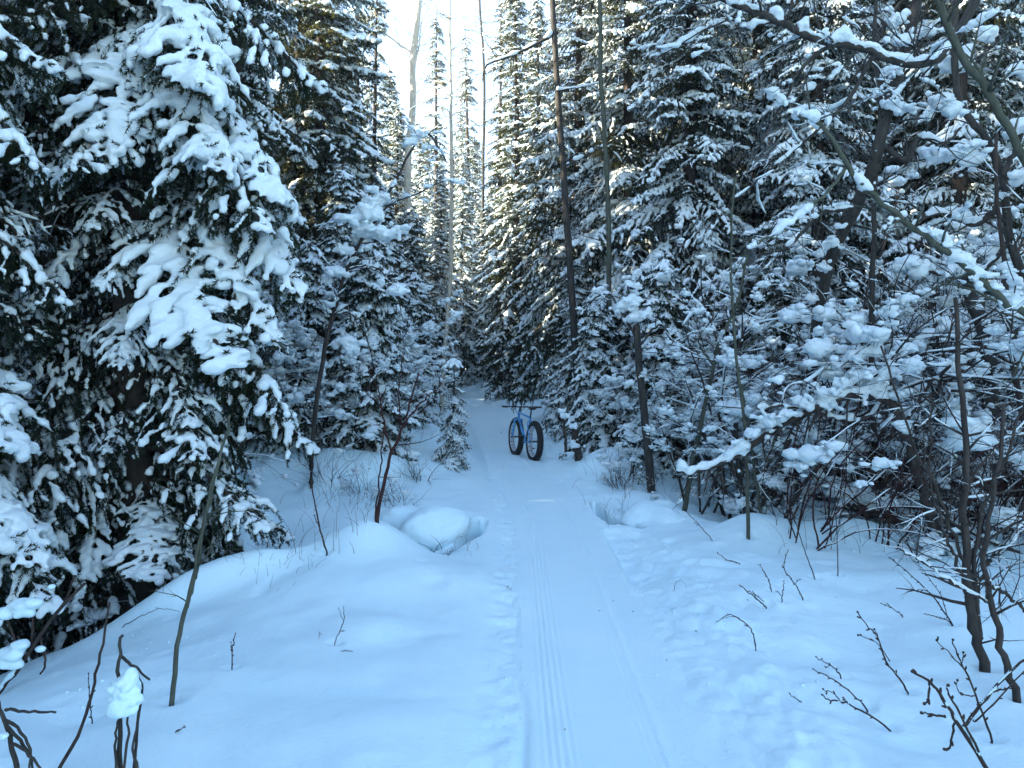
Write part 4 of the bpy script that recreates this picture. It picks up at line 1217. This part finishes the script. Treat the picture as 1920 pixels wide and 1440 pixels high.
def put(kind, u, d, label, sc=1., group=None, x=None, dz=0.):
    k = int(rs.integers(len(SHRUBS[kind])))
    o = SHRUBS[kind][k]
    if (kind, k) in used: o = copy_tree(o)
    used.add((kind, k))
    x = px(u, 700, d).x if x is None else x
    rz = rs.uniform(0, 6)
    W = XYZ[kind][k] * sc
    for tries in range(60):
        X = x + W[:, 0] * math.cos(rz) - W[:, 1] * math.sin(rz); Yw = d + W[:, 0] * math.sin(rz) + W[:, 1] * math.cos(rz)
        off = np.abs(X - path_x(Yw)); hi_ = np.clip((W[:, 2] - 2.2) / 2, 0, .6)
        if np.mean(off < .95 - hi_) < .002: break
        rz += .7
        if tries % 4 == 3: x += .2 * (1 if x > path_x(d) else -1)
    o.location = (x, d, h1(x, d) - .03 + dz); o.rotation_euler = (0, 0, rz); o.scale = (sc, sc, sc)
    o['label'] = label
    if group: o['group'] = group
    return o
for k in range(16):
    put('wand', rs.uniform(1450, 1960), rs.uniform(6.5, 8.8), 'clump of fine upright reddish-brown stems in front of the thicket on the right', rs.uniform(.75, 1.25), 'fine upright stems on the right')
THK = 'stems of the tangled thicket on the right'
for k in range(20):
    put('tall', rs.uniform(1330, 2050), rs.uniform(8.2, 11.5), 'tall bare alder stems tangled in the thicket on the right', rs.uniform(1.1, 1.8), THK)
for k in range(16):
    put('fine', rs.uniform(1440, 1960), rs.uniform(6.6, 9.5), 'fine dark twigs sticking out of the snow under the thicket', rs.uniform(.8, 1.3), 'fine twigs under the thicket')
for k in range(20):
    put('leafy', rs.uniform(1180, 1960), rs.uniform(9, 13.5), 'snow-plastered alder in front of the spruces on the right', rs.uniform(.8, 1.4), 'snow-plastered alders on the right')
for k in range(9):
    put('snowy', rs.uniform(1135, 1420), rs.uniform(10.4, 13.5), 'low snow-covered brush on the right bank behind the broken trunk', rs.uniform(.6, 1.0), 'low brush on the right bank')
for k in range(18):
    put('snowy', rs.uniform(545, 715), rs.uniform(11.2, 16), 'low snow-covered brush on the left bank', rs.uniform(.8, 1.5), 'low brush on the left bank')
for k in range(7):
    put('leafy', rs.uniform(560, 745), rs.uniform(10.4, 13.5), 'lacy snow-plastered alder beside the bent sapling', rs.uniform(.8, 1.15), 'snow-plastered alders beside the bent sapling')
for k in range(9):
    put('leafy', rs.uniform(520, 700), rs.uniform(13.5, 19), 'snow-plastered alder among the spruces left of the trail', rs.uniform(.8, 1.3), 'snow-plastered alders on the left')
for k in range(9):
    put('fine', rs.uniform(560, 800), rs.uniform(8.4, 11.5), 'fine bare twigs poking out of the left bank', rs.uniform(.4, .7), 'fine twigs on the left bank')
for k in range(7):
    put('fine', rs.uniform(1050, 1330), rs.uniform(9.2, 12.5), 'fine bare twigs poking out of the right bank', rs.uniform(.4, .7), 'fine twigs on the right bank')
for k in range(8):
    put('fine', rs.uniform(-60, 230), rs.uniform(5.2, 8.5), 'fine dark twigs in the shaded hollow left of the big spruce', rs.uniform(.7, 1.1), 'fine twigs in the left hollow')
for k in range(4):
    put('tall', rs.uniform(-60, 230), rs.uniform(7.5, 10.5), 'bare alder stems in the shade left of the big spruce', rs.uniform(.7, 1.0), 'bare alders in the left shade')
print('thickets', round(time.time() - T0, 1))

# ------------------------------------------------------------------ little spruce by the trail
g = ground_at(850, 872)
rs2 = np.random.default_rng(9)
ls = thing('spruce_sapling', 'knee-high-branched little spruce with a tent of snow on its tip, left of the trail', 'spruce', g)
tm, P = trunk_mesh(1.55, .020, rs2, M['bark_dark'], .01, 6, 12, -.2, .004)
part('trunk', tm, ls)
z = .22
while z < 1.42:
    f = z / 1.5
    for q in range(5):
        az = rs2.uniform(0, 6.28)
        ln = (.52 * (1 - f) + .12) * rs2.uniform(.7, 1.15)
        s = ln / 1.5
        place_bough(ls, BOUGH_HI[int(rs2.choice([0, 2, 3, 4, 5]))], Vector((0, 0, z)), az, math.radians(rs2.uniform(-5, 18) + 22 * (1 - f)), 0, (s, s * 1.1, s * rs2.uniform(.9, 1.3)))
    z += .15 * (1.1 - .4 * f)
mb = MB()
for q in range(7):
    a = q * 2 * PI / 7
    mb.add(*tube([(0, 0, 1.63), (.07 * math.cos(a), .07 * math.sin(a), 1.585), (.155 * math.cos(a), .155 * math.sin(a), 1.50)], [.035, .034, .018], 6))
V, T = remesh(mb, .011, 2, 1)
part('snow', raw_mesh('snow', V, T, np.zeros((0, 4), int), M['snow_tree']), ls)

# ------------------------------------------------------------------ the fat-tyred bicycle
def build_bike():
    R_ = ground_at(1001, 861)
    dx, dy = -.33, 1.05
    hd = math.atan2(dy, dx)
    o = Vector((R_.x + dx * .41, R_.y + dy * .41, 0)); o.z = h1(o.x, o.y) - .035
    t = thing('bicycle', 'blue fat-tyred bicycle parked on the snowy trail, facing away', 'bicycle', o, hd)
    t.rotation_euler = (math.radians(2), 0, hd)
    TR, tr = .322, .056
    def tubes(name, items, mat, parent, k=8):
        mb = MB()
        for P, r in items: mb.add(*tube(P, r, k))
        return part(name, mb.mesh(name, mat), parent)
    ra, fa, bb = (-.45, 0, .378), (.66, 0, .378), (0, 0, .33)
    st, h0, h1_ = (-.17, 0, .80), (.50, 0, .90), (.545, 0, .745)
    fr = tubes('frame', [([h0, h1_], .026), ([st, (.505, 0, .865)], .019), ([bb, (.30, 0, .53), (.54, 0, .765)], .025), ([bb, st], .019),
                         ([bb, (-.12, .075, .34), (-.45, .10, .378)], .011), ([bb, (-.12, -.075, .34), (-.45, -.10, .378)], .011),
                         ([(-.15, 0, .76), (-.2, .07, .70), (-.45, .10, .385)], .009), ([(-.15, 0, .76), (-.2, -.07, .70), (-.45, -.10, .385)], .009),
                         ([(0, -.06, .33), (0, .06, .33)], .024)], M['blue'], t)
    tubes('fork', [([(.548, 0, .75), (.553, 0, .735)], .025), ([(.553, -.078, .725), (.553, .078, .725)], .020), ([(.555, .078, .735), (.62, .08, .5), fa[:1] + (.08,) + fa[2:]], .016), ([(.555, -.078, .735), (.62, -.08, .5), fa[:1] + (-.08,) + fa[2:]], .016)], M['blue'], t)
    for nm, c in (('rear', ra), ('front', fa)):
        hub = MB()
        hub.add(*tube([(0, -.10, 0), (0, .10, 0)], .017, 10)); hub.add(*tube([(0, -.062, 0), (0, -.058, 0)], .034, 12)); hub.add(*tube([(0, .058, 0), (0, .062, 0)], .034, 12))
        w = part('wheel', hub.mesh('wheel_hub', M['black']), t)
        w.location = c; w.rotation_euler = (0, .3, 0)
        ty = MB(); nu, nv = 40, 12
        a = np.arange(nu) * 2 * PI / nu; b = np.arange(nv) * 2 * PI / nv
        A_, B_ = np.meshgrid(a, b, indexing='ij')
        rr = TR + tr * np.cos(B_)
        V = np.stack([rr * np.cos(A_), tr * 1.02 * np.sin(B_), rr * np.sin(A_)], -1).reshape(-1, 3)
        i = np.arange(nu)[:, None]; j = np.arange(nv)[None, :]
        Q = np.stack([i * nv + j, ((i + 1) % nu) * nv + j, ((i + 1) % nu) * nv + (j + 1) % nv, i * nv + (j + 1) % nv], -1).reshape(-1, 4)
        ty.add(V, Q=Q)
        tyre = part('tyre', ty.mesh('tyre', M['rubber']), w)
        kn = MB()
        for q in range(44):
            for bq in (-62, -36, -12, 12, 36, 62):
                an = (q + (.5 if abs(bq) in (36,) else 0)) * 2 * PI / 44; bt = math.radians(bq)
                e_r = np.array([math.cos(an), 0, math.sin(an)]); e_t = np.array([-math.sin(an), 0, math.cos(an)]); e_y = np.array([0, 1.0, 0])
                nrm = e_r * math.cos(bt) + e_y * math.sin(bt); wv = -e_r * math.sin(bt) + e_y * math.cos(bt)
                c0 = e_r * TR + nrm * tr
                lo = [c0 - nrm * .004 + e_t * s1 * .010 + wv * s2 * .007 for s1, s2 in ((-1, -1), (1, -1), (1, 1), (-1, 1))]
                hi = [c0 + nrm * .008 + e_t * s1 * .008 + wv * s2 * .0055 for s1, s2 in ((-1, -1), (1, -1), (1, 1), (-1, 1))]
                kn.add(lo + hi, Q=[(4, 5, 6, 7), (0, 1, 5, 4), (1, 2, 6, 5), (2, 3, 7, 6), (3, 0, 4, 7)])
        k_ = part('tread_knobs', kn.mesh('tread_knobs', M['rubber'], False), w); k_['kind'] = 'stuff'
        rm = MB(); prof = [(.272, -.04), (.284, -.042), (.284, .042), (.272, .04), (.262, .0)]
        nv = len(prof)
        V = np.array([[p[0] * math.cos(x), p[1], p[0] * math.sin(x)] for x in a for p in prof])
        jj = np.arange(nv)[None, :]
        Q = np.stack([i * nv + jj, ((i + 1) % nu) * nv + jj, ((i + 1) % nu) * nv + (jj + 1) % nv, i * nv + (jj + 1) % nv], -1).reshape(-1, 4)
        rm.add(V, Q=Q)
        part('rim', rm.mesh('rim', M['rim']), w)
        hl = MB()
        for q in range(20):
            an = (q + .5) * 2 * PI / 20
            for sy in (-.02, .02):
                e_r = np.array([math.cos(an), 0, math.sin(an)]); e_t = np.array([-math.sin(an), 0, math.cos(an)])
                c0 = e_r * .2635 + np.array([0, sy, 0])
                hl.add([c0 + e_t * .015 * math.cos(x) + np.array([0, .011, 0]) * math.sin(x) - e_r * (.0015) for x in np.arange(8) * PI / 4], T=[(0, x, x + 1) for x in range(1, 7)])
        h_ = part('rim_holes', hl.mesh('rim_holes', M['black'], False), w); h_['kind'] = 'stuff'
        sp = MB()
        for q in range(28):
            an = q * 2 * PI / 28; an2 = an + (.35 if q % 4 < 2 else -.35); sy = .058 if q % 2 else -.058
            sp.add(*tube([(.033 * math.cos(an2), sy, .033 * math.sin(an2)), (.266 * math.cos(an), sy * .3, .266 * math.sin(an))], .0014, 4))
        s_ = part('spokes', sp.mesh('spokes', M['steel']), w); s_['kind'] = 'stuff'
        d = MB(); d.add(*tube([(0, .070, 0), (0, .073, 0)], .085, 20)); part('brake_disc', d.mesh('brake_disc', M['steel'], False), w)
        if nm == 'rear':
            d = MB()
            for q in range(6): d.add(*tube([(0, -.066 - q * .005, 0), (0, -.069 - q * .005, 0)], .07 - q * .008, 18))
            part('cassette', d.mesh('cassette', M['steel'], False), w)
    hb = tubes('handlebar', [([(.36, -.39, .985), (.40, -.2, .985), (.43, 0, .98), (.40, .2, .985), (.36, .39, .985)], .012), ([h0, (.485, 0, .965)], .017), ([(.485, 0, .96), (.43, 0, .98)], .018)], M['black'], t)
    for s in (-1, 1):
        tubes('grip', [([(.37, s * .28, .985), (.352, s * .405, .985)], .017)], M['black'], hb)
        tubes('brake_lever', [([(.385, s * .25, .98), (.43, s * .27, .965), (.42, s * .36, .955)], .006)], M['steel'], hb)
        tubes('brake_cable', [([(.40, s * .22, .98), (.50, s * .14, 1.0), (.56, s * .05, .90), (.54, 0, .80)], .0035)], M['black'], hb)
    tubes('seat_post', [([st, (-.205, 0, .955)], .0145)], M['black'], t)
    sd_ = MB(); n_ = 14; xs = np.linspace(-.36, -.08, n_)
    wd = np.interp(xs, [-.36, -.33, -.26, -.18, -.08], [.03, .068, .062, .030, .016])
    V = []; k = 10
    for x, w_ in zip(xs, wd):
        for q in range(k):
            an = q * 2 * PI / k; V.append((x, w_ * math.cos(an), .975 + .022 * math.sin(an) + (.015 if x < -.3 else 0)))
    Q = [(a * k + b, a * k + (b + 1) % k, (a + 1) * k + (b + 1) % k, (a + 1) * k + b) for a in range(n_ - 1) for b in range(k)]
    sd_.add(V + [(xs[0], 0, .98), (xs[-1], 0, .975)], Q=Q, T=[(n_ * k, (b + 1) % k, b) for b in range(k)] + [(n_ * k + 1, (n_ - 1) * k + b, (n_ - 1) * k + (b + 1) % k) for b in range(k)])
    part('saddle', sd_.mesh('saddle', M['black']), t)
    ck = tubes('crankset', [([(0, -.085, .33), (0, .085, .33)], .011), ([(0, -.085, .33), (.12, -.095, .20)], .010), ([(0, .085, .33), (-.12, .095, .46)], .010), ([(0, -.062, .33), (0, -.066, .33)], .075)], M['black'], t, 12)
    for x, y, z in ((.12, -.15, .20), (-.12, .15, .46)):
        pm = MB()
        for q in (-1, 1):
            pm.add(*tube([(x - .045, y + q * .045, z), (x + .045, y + q * .045, z)], .009, 5)); pm.add(*tube([(x + q * .045, y - .045, z), (x + q * .045, y + .045, z)], .009, 5))
        pm.add(*tube([(x, y - .055, z), (x, y + .055, z)], .008, 6))
        part('pedal', pm.mesh('pedal', M['black']), ck)
    tubes('chain', [([(0, -.068, .404), (-.45, -.075, .425)], .005), ([(0, -.068, .256), (-.44, -.075, .30), (-.45, -.075, .33)], .005)], M['steel'], t, 5)
    return t
build_bike()

# ------------------------------------------------------------------ twigs standing in the foreground snow
rt = np.random.default_rng(31)
def twig(label, uvs, r0, side=(), bud=0., d=None, name='twig', mat='twig', snow=0., sink=.06, clumps=()):
    """a twig through photo positions, foot first; side: more polylines on the same stem"""
    g = ground_at(*uvs[0]) if d is None else px(uvs[0][0], uvs[0][1], d)
    D = g.y
    polys = []
    P = spline(rooted(pp(D, *uvs), sink), 22)
    P[1:] += rt.normal(size=(21, 3)) * .0022
    polys.append((P, np.linspace(r0, r0 * .45, 22), 2))
    for s in side:
        Q = spline(pp(D + rt.uniform(-.03, .03), *s), 12); Q[1:] += rt.normal(size=(11, 3)) * .002
        polys.append((Q, np.linspace(r0 * .5, r0 * .28, 12), 1))
    mb = MB()
    for P_, R_, lv in polys:
        mb.add(*tube(P_, R_, 6, rough=.12, rng=rt))
        if bud: buds(mb, P_[6:] if lv == 2 else P_[2:], bud, rt, bud * 11)
    o = part(name, mb.mesh(name, M[mat], True, g), None)
    o.location = g
    if sink > .04: FEET.append((g[0], g[1], r0))
    tag(o, label, 'twig', None)
    if snow or len(clumps):
        sm = snow_mesh('snow', polys, snow, rt, g, .8, [(tuple(px(a[0], a[1], D - .03)), a[2]) for a in clumps], .008, .1, 'snow')
        if sm:
            part('snow', sm, o)['kind'] = 'stuff'
    return o
twig('long dark bent twig rising from the bottom edge at the far left', [(95, 1475), (150, 1370), (175, 1290), (192, 1210), (206, 1130)], .0085, d=2.75)
twig('short forked dark twig beside the long bent twig at the far left', [(172, 1352), (168, 1310), (165, 1262)], .004, [[(168, 1310), (176, 1290)]], .004)
stub = twig('broken grey stub carrying a lump of snow, with thin stalks round it', [(226, 1480), (224, 1340), (222, 1262), (229, 1188)], .012,
     [[(246, 1470), (262, 1330), (266, 1290), (256, 1256)], [(232, 1460), (240, 1370), (238, 1330)], [(218, 1450), (216, 1380), (222, 1350)], [(226, 1230), (245, 1245), (262, 1258), (282, 1276)], [(258, 1440), (250, 1400), (262, 1330)]],
     0, d=2.7, name='broken_stub', mat='bark_grey', snow=.012)
rl = np.random.default_rng(8); mb = MB()
c0 = np.array(px(235, 1296, 2.68)) - np.array(stub.location)
mb.add(*blob(c0, (.044, .04, .066), 3, rl, .08))
mb.add(*blob(c0 + np.array([-.012, -.01, -.05]), (.050, .042, .042), 2, rl, .12))
mb.add(*blob(c0 + np.array([.02, 0, .045]), (.034, .034, .042), 2, rl, .12))
for _ in range(46):
    d = rl.normal(size=3); d /= np.linalg.norm(d)
    mb.add(*blob(c0 + d * np.array([.047, .042, .068]) + np.array([0, 0, -.012]), rl.uniform(.008, .022) * np.array([1.2, 1, .9]), 1, rl, .15))
V, T = remesh(mb, .0055, 2, 1, rag=.12)
part('snow_cap', raw_mesh('snow_cap', V, T, np.zeros((0, 4), int), M['snow']), stub)
twig('grey stem with curving thin shoots in the bottom left corner', [(40, 1480), (22, 1400), (0, 1330), (-20, 1290)], .0125,
     [[(12, 1360), (45, 1395), (62, 1440), (66, 1480)], [(18, 1390), (60, 1420), (95, 1470)], [(10, 1350), (38, 1370), (58, 1410), (52, 1460)], [(10, 1330), (50, 1334), (104, 1334)]], 0, d=2.6, mat='bark_grey', clumps=[(6, 1380, .02)])
twig('short upright dark twig standing alone right of the grey sapling', [(435, 1252), (436, 1215), (442, 1187)], .0045, [[(436, 1222), (433, 1205)]], .0035)
twig('little Y-forked twig standing in the smooth snow left of the trail', [(628, 1206), (636, 1185), (645, 1160), (644, 1138)], .0032, [[(644, 1163), (634, 1138)], [(637, 1184), (647, 1182)]], .002)
twig('tiny twig lying flat below the Y-forked twig', [(640, 1222), (650, 1220), (662, 1222)], .0028, sink=.01)
twig('tiny sprig on the low hump left of the Y-forked twig', [(598, 1197), (600, 1188), (604, 1190)], .002, [[(600, 1192), (597, 1182)]], sink=.02)
twig('short dark twig end lying on the snow at the lower left', [(328, 1374), (336, 1369), (345, 1364)], .0035, sink=.01, bud=.003)
twig('thin straight twig lying on the left bank, below the big spruce', [(228, 1177), (262, 1157), (296, 1141)], .0045, [[(292, 1140), (315, 1142), (336, 1147)]], sink=.01)
twig('snow-lumped brown branch leaning out at the left edge', [(-10, 1310), (40, 1245), (90, 1170), (160, 1092)], .016,
     [[(60, 1215), (62, 1150), (66, 1120)], [(90, 1170), (120, 1130), (134, 1100), (140, 1080)], [(40, 1245), (20, 1180), (0, 1140)], [(75, 1195), (85, 1240), (76, 1265)]], 0, d=3.9, name='leaning_branch', snow=.03,
     clumps=[(38, 1135, .075), (10, 1150, .07), (62, 1130, .06), (22, 1225, .08), (40, 1210, .06), (5, 1240, .08), (50, 1148, .05), (30, 1245, .05), (96, 1100, .03)])
twig('thick dark twig with a stub fork at the end of the snowy hump', [(612, 1037), (600, 990), (588, 932), (584, 905)], .009, [[(600, 990), (592, 975), (590, 965)]], .004)
twig('pair of short crossed twigs leaning left on the open snow right of the trail', [(1436, 1138), (1412, 1118), (1385, 1096)], .006, [[(1433, 1128), (1412, 1112), (1400, 1108)], [(1418, 1124), (1412, 1108)]], .003)
twig('small bent twig near the pair of thin saplings', [(1386, 1056), (1364, 1050), (1345, 1036)], .005, [[(1362, 1050), (1352, 1056)]], .004)
twig('short leaning twig below the pair of thin saplings', [(1446, 1106), (1437, 1080), (1423, 1058)], .0045, [[(1436, 1082), (1432, 1070)]], .0035)
twig('crooked twig with a tall thin shoot in the snow right of the crossed twigs', [(1505, 1122), (1490, 1095), (1470, 1065), (1478, 1030)], .005, [[(1490, 1095), (1500, 1085)], [(1470, 1066), (1466, 1060)]], .0035)
twig('short vertical twig between the leaning twig and the crooked twig', [(1466, 1126), (1468, 1108), (1470, 1089)], .0045, [[(1466, 1118), (1456, 1108)]], .003)
twig('slanting thin stalk at the foot of the thicket', [(1528, 1084), (1510, 1035), (1494, 988), (1480, 940)], .005)
twig('thin upright stalk at the foot of the thicket', [(1571, 1077), (1569, 1010), (1566, 940), (1562, 880)], .005, [[(1569, 1010), (1580, 960)]])
twig('thin arched twig bending over the snow in the middle right', [(1417, 1216), (1412, 1190), (1403, 1174), (1387, 1160), (1366, 1152), (1344, 1166)], .0042, [[(1387, 1160), (1375, 1156), (1362, 1158)], [(1403, 1174), (1396, 1172)]], .003)
twig('tiny hoop of a twig beside the groomed track', [(1263, 1110), (1268, 1092), (1278, 1089), (1287, 1102)], .0022, sink=.02)
twig('budded twig with a side shoot leaning left in the right foreground', [(1701, 1297), (1680, 1265), (1660, 1238), (1645, 1195), (1625, 1172), (1608, 1146)], .0055, [[(1668, 1240), (1645, 1206), (1608, 1190)], [(1648, 1200), (1640, 1180)]], .0055, snow=.006)
twig('short budded twig above the two long low twigs on the right', [(1577, 1268), (1555, 1247), (1530, 1232)], .0042, [[(1556, 1247), (1548, 1252)]], .004)
twig('low leaning twig, upper of the two long ones on the right', [(1624, 1328), (1585, 1290), (1550, 1267), (1525, 1256)], .0048, (), .0035, snow=.004)
twig('low leaning twig with a curled budded end, lower of the two long ones', [(1667, 1367), (1610, 1330), (1575, 1315), (1553, 1313), (1542, 1302)], .0052, [[(1575, 1314), (1562, 1300), (1543, 1293)], [(1590, 1320), (1580, 1306)]], .0045, snow=.005)
twig('tiny twig left of the two long low twigs', [(1503, 1317), (1490, 1309), (1480, 1300)], .003, (), .003, sink=.02)
twig('thick budded branch in the bottom right corner', [(1862, 1465), (1815, 1385), (1785, 1340), (1762, 1300), (1742, 1278), (1712, 1259)], .010, [[(1835, 1410), (1795, 1330), (1778, 1300), (1776, 1284)], [(1772, 1345), (1750, 1340), (1728, 1336)], [(1790, 1355), (1782, 1400), (1770, 1404)], [(1742, 1280), (1740, 1310), (1734, 1320)]], .0065, d=2.85, snow=.006)
twig('tall budded twig beside the thick branch in the bottom right corner', [(1859, 1387), (1840, 1330), (1812, 1262), (1800, 1238), (1786, 1200)], .0058, [[(1806, 1252), (1778, 1222), (1756, 1200)], [(1830, 1305), (1800, 1300), (1794, 1275)], [(1802, 1245), (1808, 1225)]], .0055, snow=.005)
twig('thick dark stick slanting up to the lower right edge', [(1806, 1364), (1870, 1285), (1935, 1222)], .0095, [[(1812, 1366), (1842, 1340), (1930, 1250)], [(1860, 1297), (1895, 1290)]], .004, snow=.006)
twig('long thin forked twig below the stem clump', [(1785, 1170), (1750, 1120), (1710, 1080), (1668, 1045)], .0055, [[(1776, 1156), (1760, 1110), (1720, 1055)], [(1738, 1108), (1722, 1105)]], .004, snow=.006)
twig('short low twig left of the long forked one', [(1694, 1158), (1672, 1140), (1652, 1131)], .004, [[(1672, 1140), (1664, 1132)]], .004, sink=.03)
twig('short snowy twig under the long forked one', [(1783, 1168), (1757, 1157), (1734, 1151)], .005, (), .003, sink=.03, snow=.007)
twig('slanting twig by the creek hole, left of the leaning grey sapling', [(1335, 1013), (1312, 986), (1286, 958)], .0055, [[(1312, 986), (1302, 980)]], .003)

# bits of bark and leaf dropped on the trail
lf = MB()
for u, v, r in ((952, 1102, .022), (958, 1106, .012), (1124, 1147, .012), (1187, 1148, .012), (1059, 1370, .007), (944, 808, .05), (940, 812, .04), (1150, 1128, .012), (1305, 1185, .012), (1402, 1128, .014), (1130, 1100, .008), (1010, 940, .015), (1090, 900, .02), (1250, 1240, .008), (1040, 1210, .006)):
    g = ground_at(u, v)
    a = rt.uniform(0, 6)
    c, s = math.cos(a) * r, math.sin(a) * r
    lf.add([(g.x - c, g.y - s, g.z + .004), (g.x + s * .35, g.y - c * .35, g.z + .006), (g.x + c, g.y + s, g.z + .007), (g.x - s * .35, g.y + c * .35, g.z + .004), (g.x, g.y, g.z + .004 + r * .3)],
           T=[(0, 1, 4), (1, 2, 4), (2, 3, 4), (3, 0, 4), (0, 2, 1), (0, 3, 2)])
o = part('leaf_litter', lf.mesh('leaf_litter', M['deadleaf'], False), None)
o['kind'] = 'stuff'; tag(o, 'scattered flecks of bark and dry leaf on the trail snow', 'litter')

# clods shaken off the branches and crumbs along the track
cb = MB()
def clod(x, y, r):
    V, T, _ = blob((x, y, h1(x, y) + r * .12), np.array([1.1, 1, .6]) * r, 1, rt, .3)
    cb.add(V, T)
for _ in range(130):
    y = 2.4 + 10 * rt.random() ** 1.5; s = rt.choice([-.40, .45]) + rt.normal() * .07
    clod(float(path_x(y)) + s, y, rt.uniform(.003, .011))
for _ in range(14):
    cx, cy = rt.uniform(-3, -.5), rt.uniform(3.2, 7)
    for q in range(int(rt.integers(1, 7))): clod(cx + rt.normal() * .09, cy + rt.normal() * .09, rt.uniform(.003, .012))
for _ in range(24):
    cx, cy = rt.uniform(.9, 4), rt.uniform(3, 8)
    for q in range(int(rt.integers(1, 6))): clod(cx + rt.normal() * .1, cy + rt.normal() * .1, rt.uniform(.004, .015))
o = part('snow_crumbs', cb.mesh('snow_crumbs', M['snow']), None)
o['kind'] = 'stuff'; tag(o, 'small crumbs and clods of snow along the trail edges and under the trees', 'snow crumbs')

# dead grass on the banks
gr = MB()
def blade(p, L, lean, az, r):
    q = np.linspace(0, 1, 6)
    P = np.stack([p[0] + math.cos(az) * lean * L * q ** 1.8, p[1] + math.sin(az) * lean * L * q ** 1.8, p[2] - .03 + L * (q - .35 * lean * q ** 2.2)], -1)
    gr.add(*tube(P, r * (1 - .6 * q), 3, cap=False))
def blades(n, ur, vr, L, r=.0022):
    for _ in range(n):
        g = ground_at(rt.uniform(*ur), rt.uniform(*vr))
        blade(g, L * rt.uniform(.4, 1.2), rt.uniform(.1, 1.1), rt.uniform(0, 6.3), r)
blades(90, (585, 760), (840, 960), .45); blades(40, (500, 700), (930, 1040), .35); blades(22, (830, 900), (985, 1045), .16, .0016)
TL = np.array([(-.74, 6.84), (-.55, 6.94), (-.42, 7.2), (-.35, 7.5), (-.32, 7.75)])  # dark stalks packed along the creek slot, partly standing in for its shade
for _ in range(110):
    f = rt.uniform(0, 3.2); i = int(f); c_ = TL[i] + (TL[i + 1] - TL[i]) * (f - i)
    x_, y_ = c_ + rt.normal(size=2) * .03
    blade((x_, y_, max(h1(x_, y_), -.20) + .02), rt.uniform(.06, .2), rt.uniform(.8, 1.9), rt.uniform(0, 6.3), rt.uniform(.002, .0055))
for _ in range(26):
    x_, y_ = rt.uniform(-.85, -.45), rt.uniform(6.78, 7.15)
    blade((x_, y_, max(h1(x_, y_), -.3)), rt.uniform(.12, .3), rt.uniform(.5, 1.6), rt.uniform(0, 6.3), .0032)
blades(45, (1060, 1330), (850, 960), .4); blades(80, (1440, 1910), (880, 1040), .5); blades(25, (1130, 1180), (940, 990), .2, .0018)
blades(30, (30, 230), (1050, 1180), .5); blades(26, (440, 600), (1040, 1110), .16, .0016)
o = part('dry_grass', gr.mesh('dry_grass', M['twig']), None)
o['kind'] = 'stuff'; tag(o, 'thin dead grass and weed stalks poking through the bank snow', 'dry grass')

# log by the creek on the right
P = pp(7.7, (1580, 940), (1612, 948), (1650, 960), (1700, 985))
woody('fallen_log', 'dark end of a fallen log under snow by the creek on the right', 'log', P[1], [
    dict(P=P, r0=.085, r1=.07, jit=.008, name='log_wood', k=12, snow=.12, cover=.95, melt=.02, clumps=[((p.x, p.y + .03, p.z + .10), .10) for p in P])], M['bark_dark'], 40)
# little wells where stems stand in the snow
gm = bpy.data.objects['snow_ground'].data
gv = np.zeros(len(gm.vertices) * 3, np.float32); gm.vertices.foreach_get('co', gv); gv = gv.reshape(-1, 3)
for fx, fy, fr in FEET:
    if fy > 12: continue
    i = np.nonzero((np.abs(gv[:, 0] - fx) < .5) & (np.abs(gv[:, 1] - fy) < .5))[0]
    d = np.hypot(gv[i, 0] - fx, gv[i, 1] - fy); w_ = fr + .03
    gv[i, 2] += -.030 * np.exp(-(d / w_) ** 2) + .007 * np.exp(-((d - w_ * 1.9) / (w_ * .7)) ** 2)
gm.vertices.foreach_set('co', gv.ravel()); gm.update()
print('details', round(time.time() - T0, 1), 'objects', len(SC.objects))
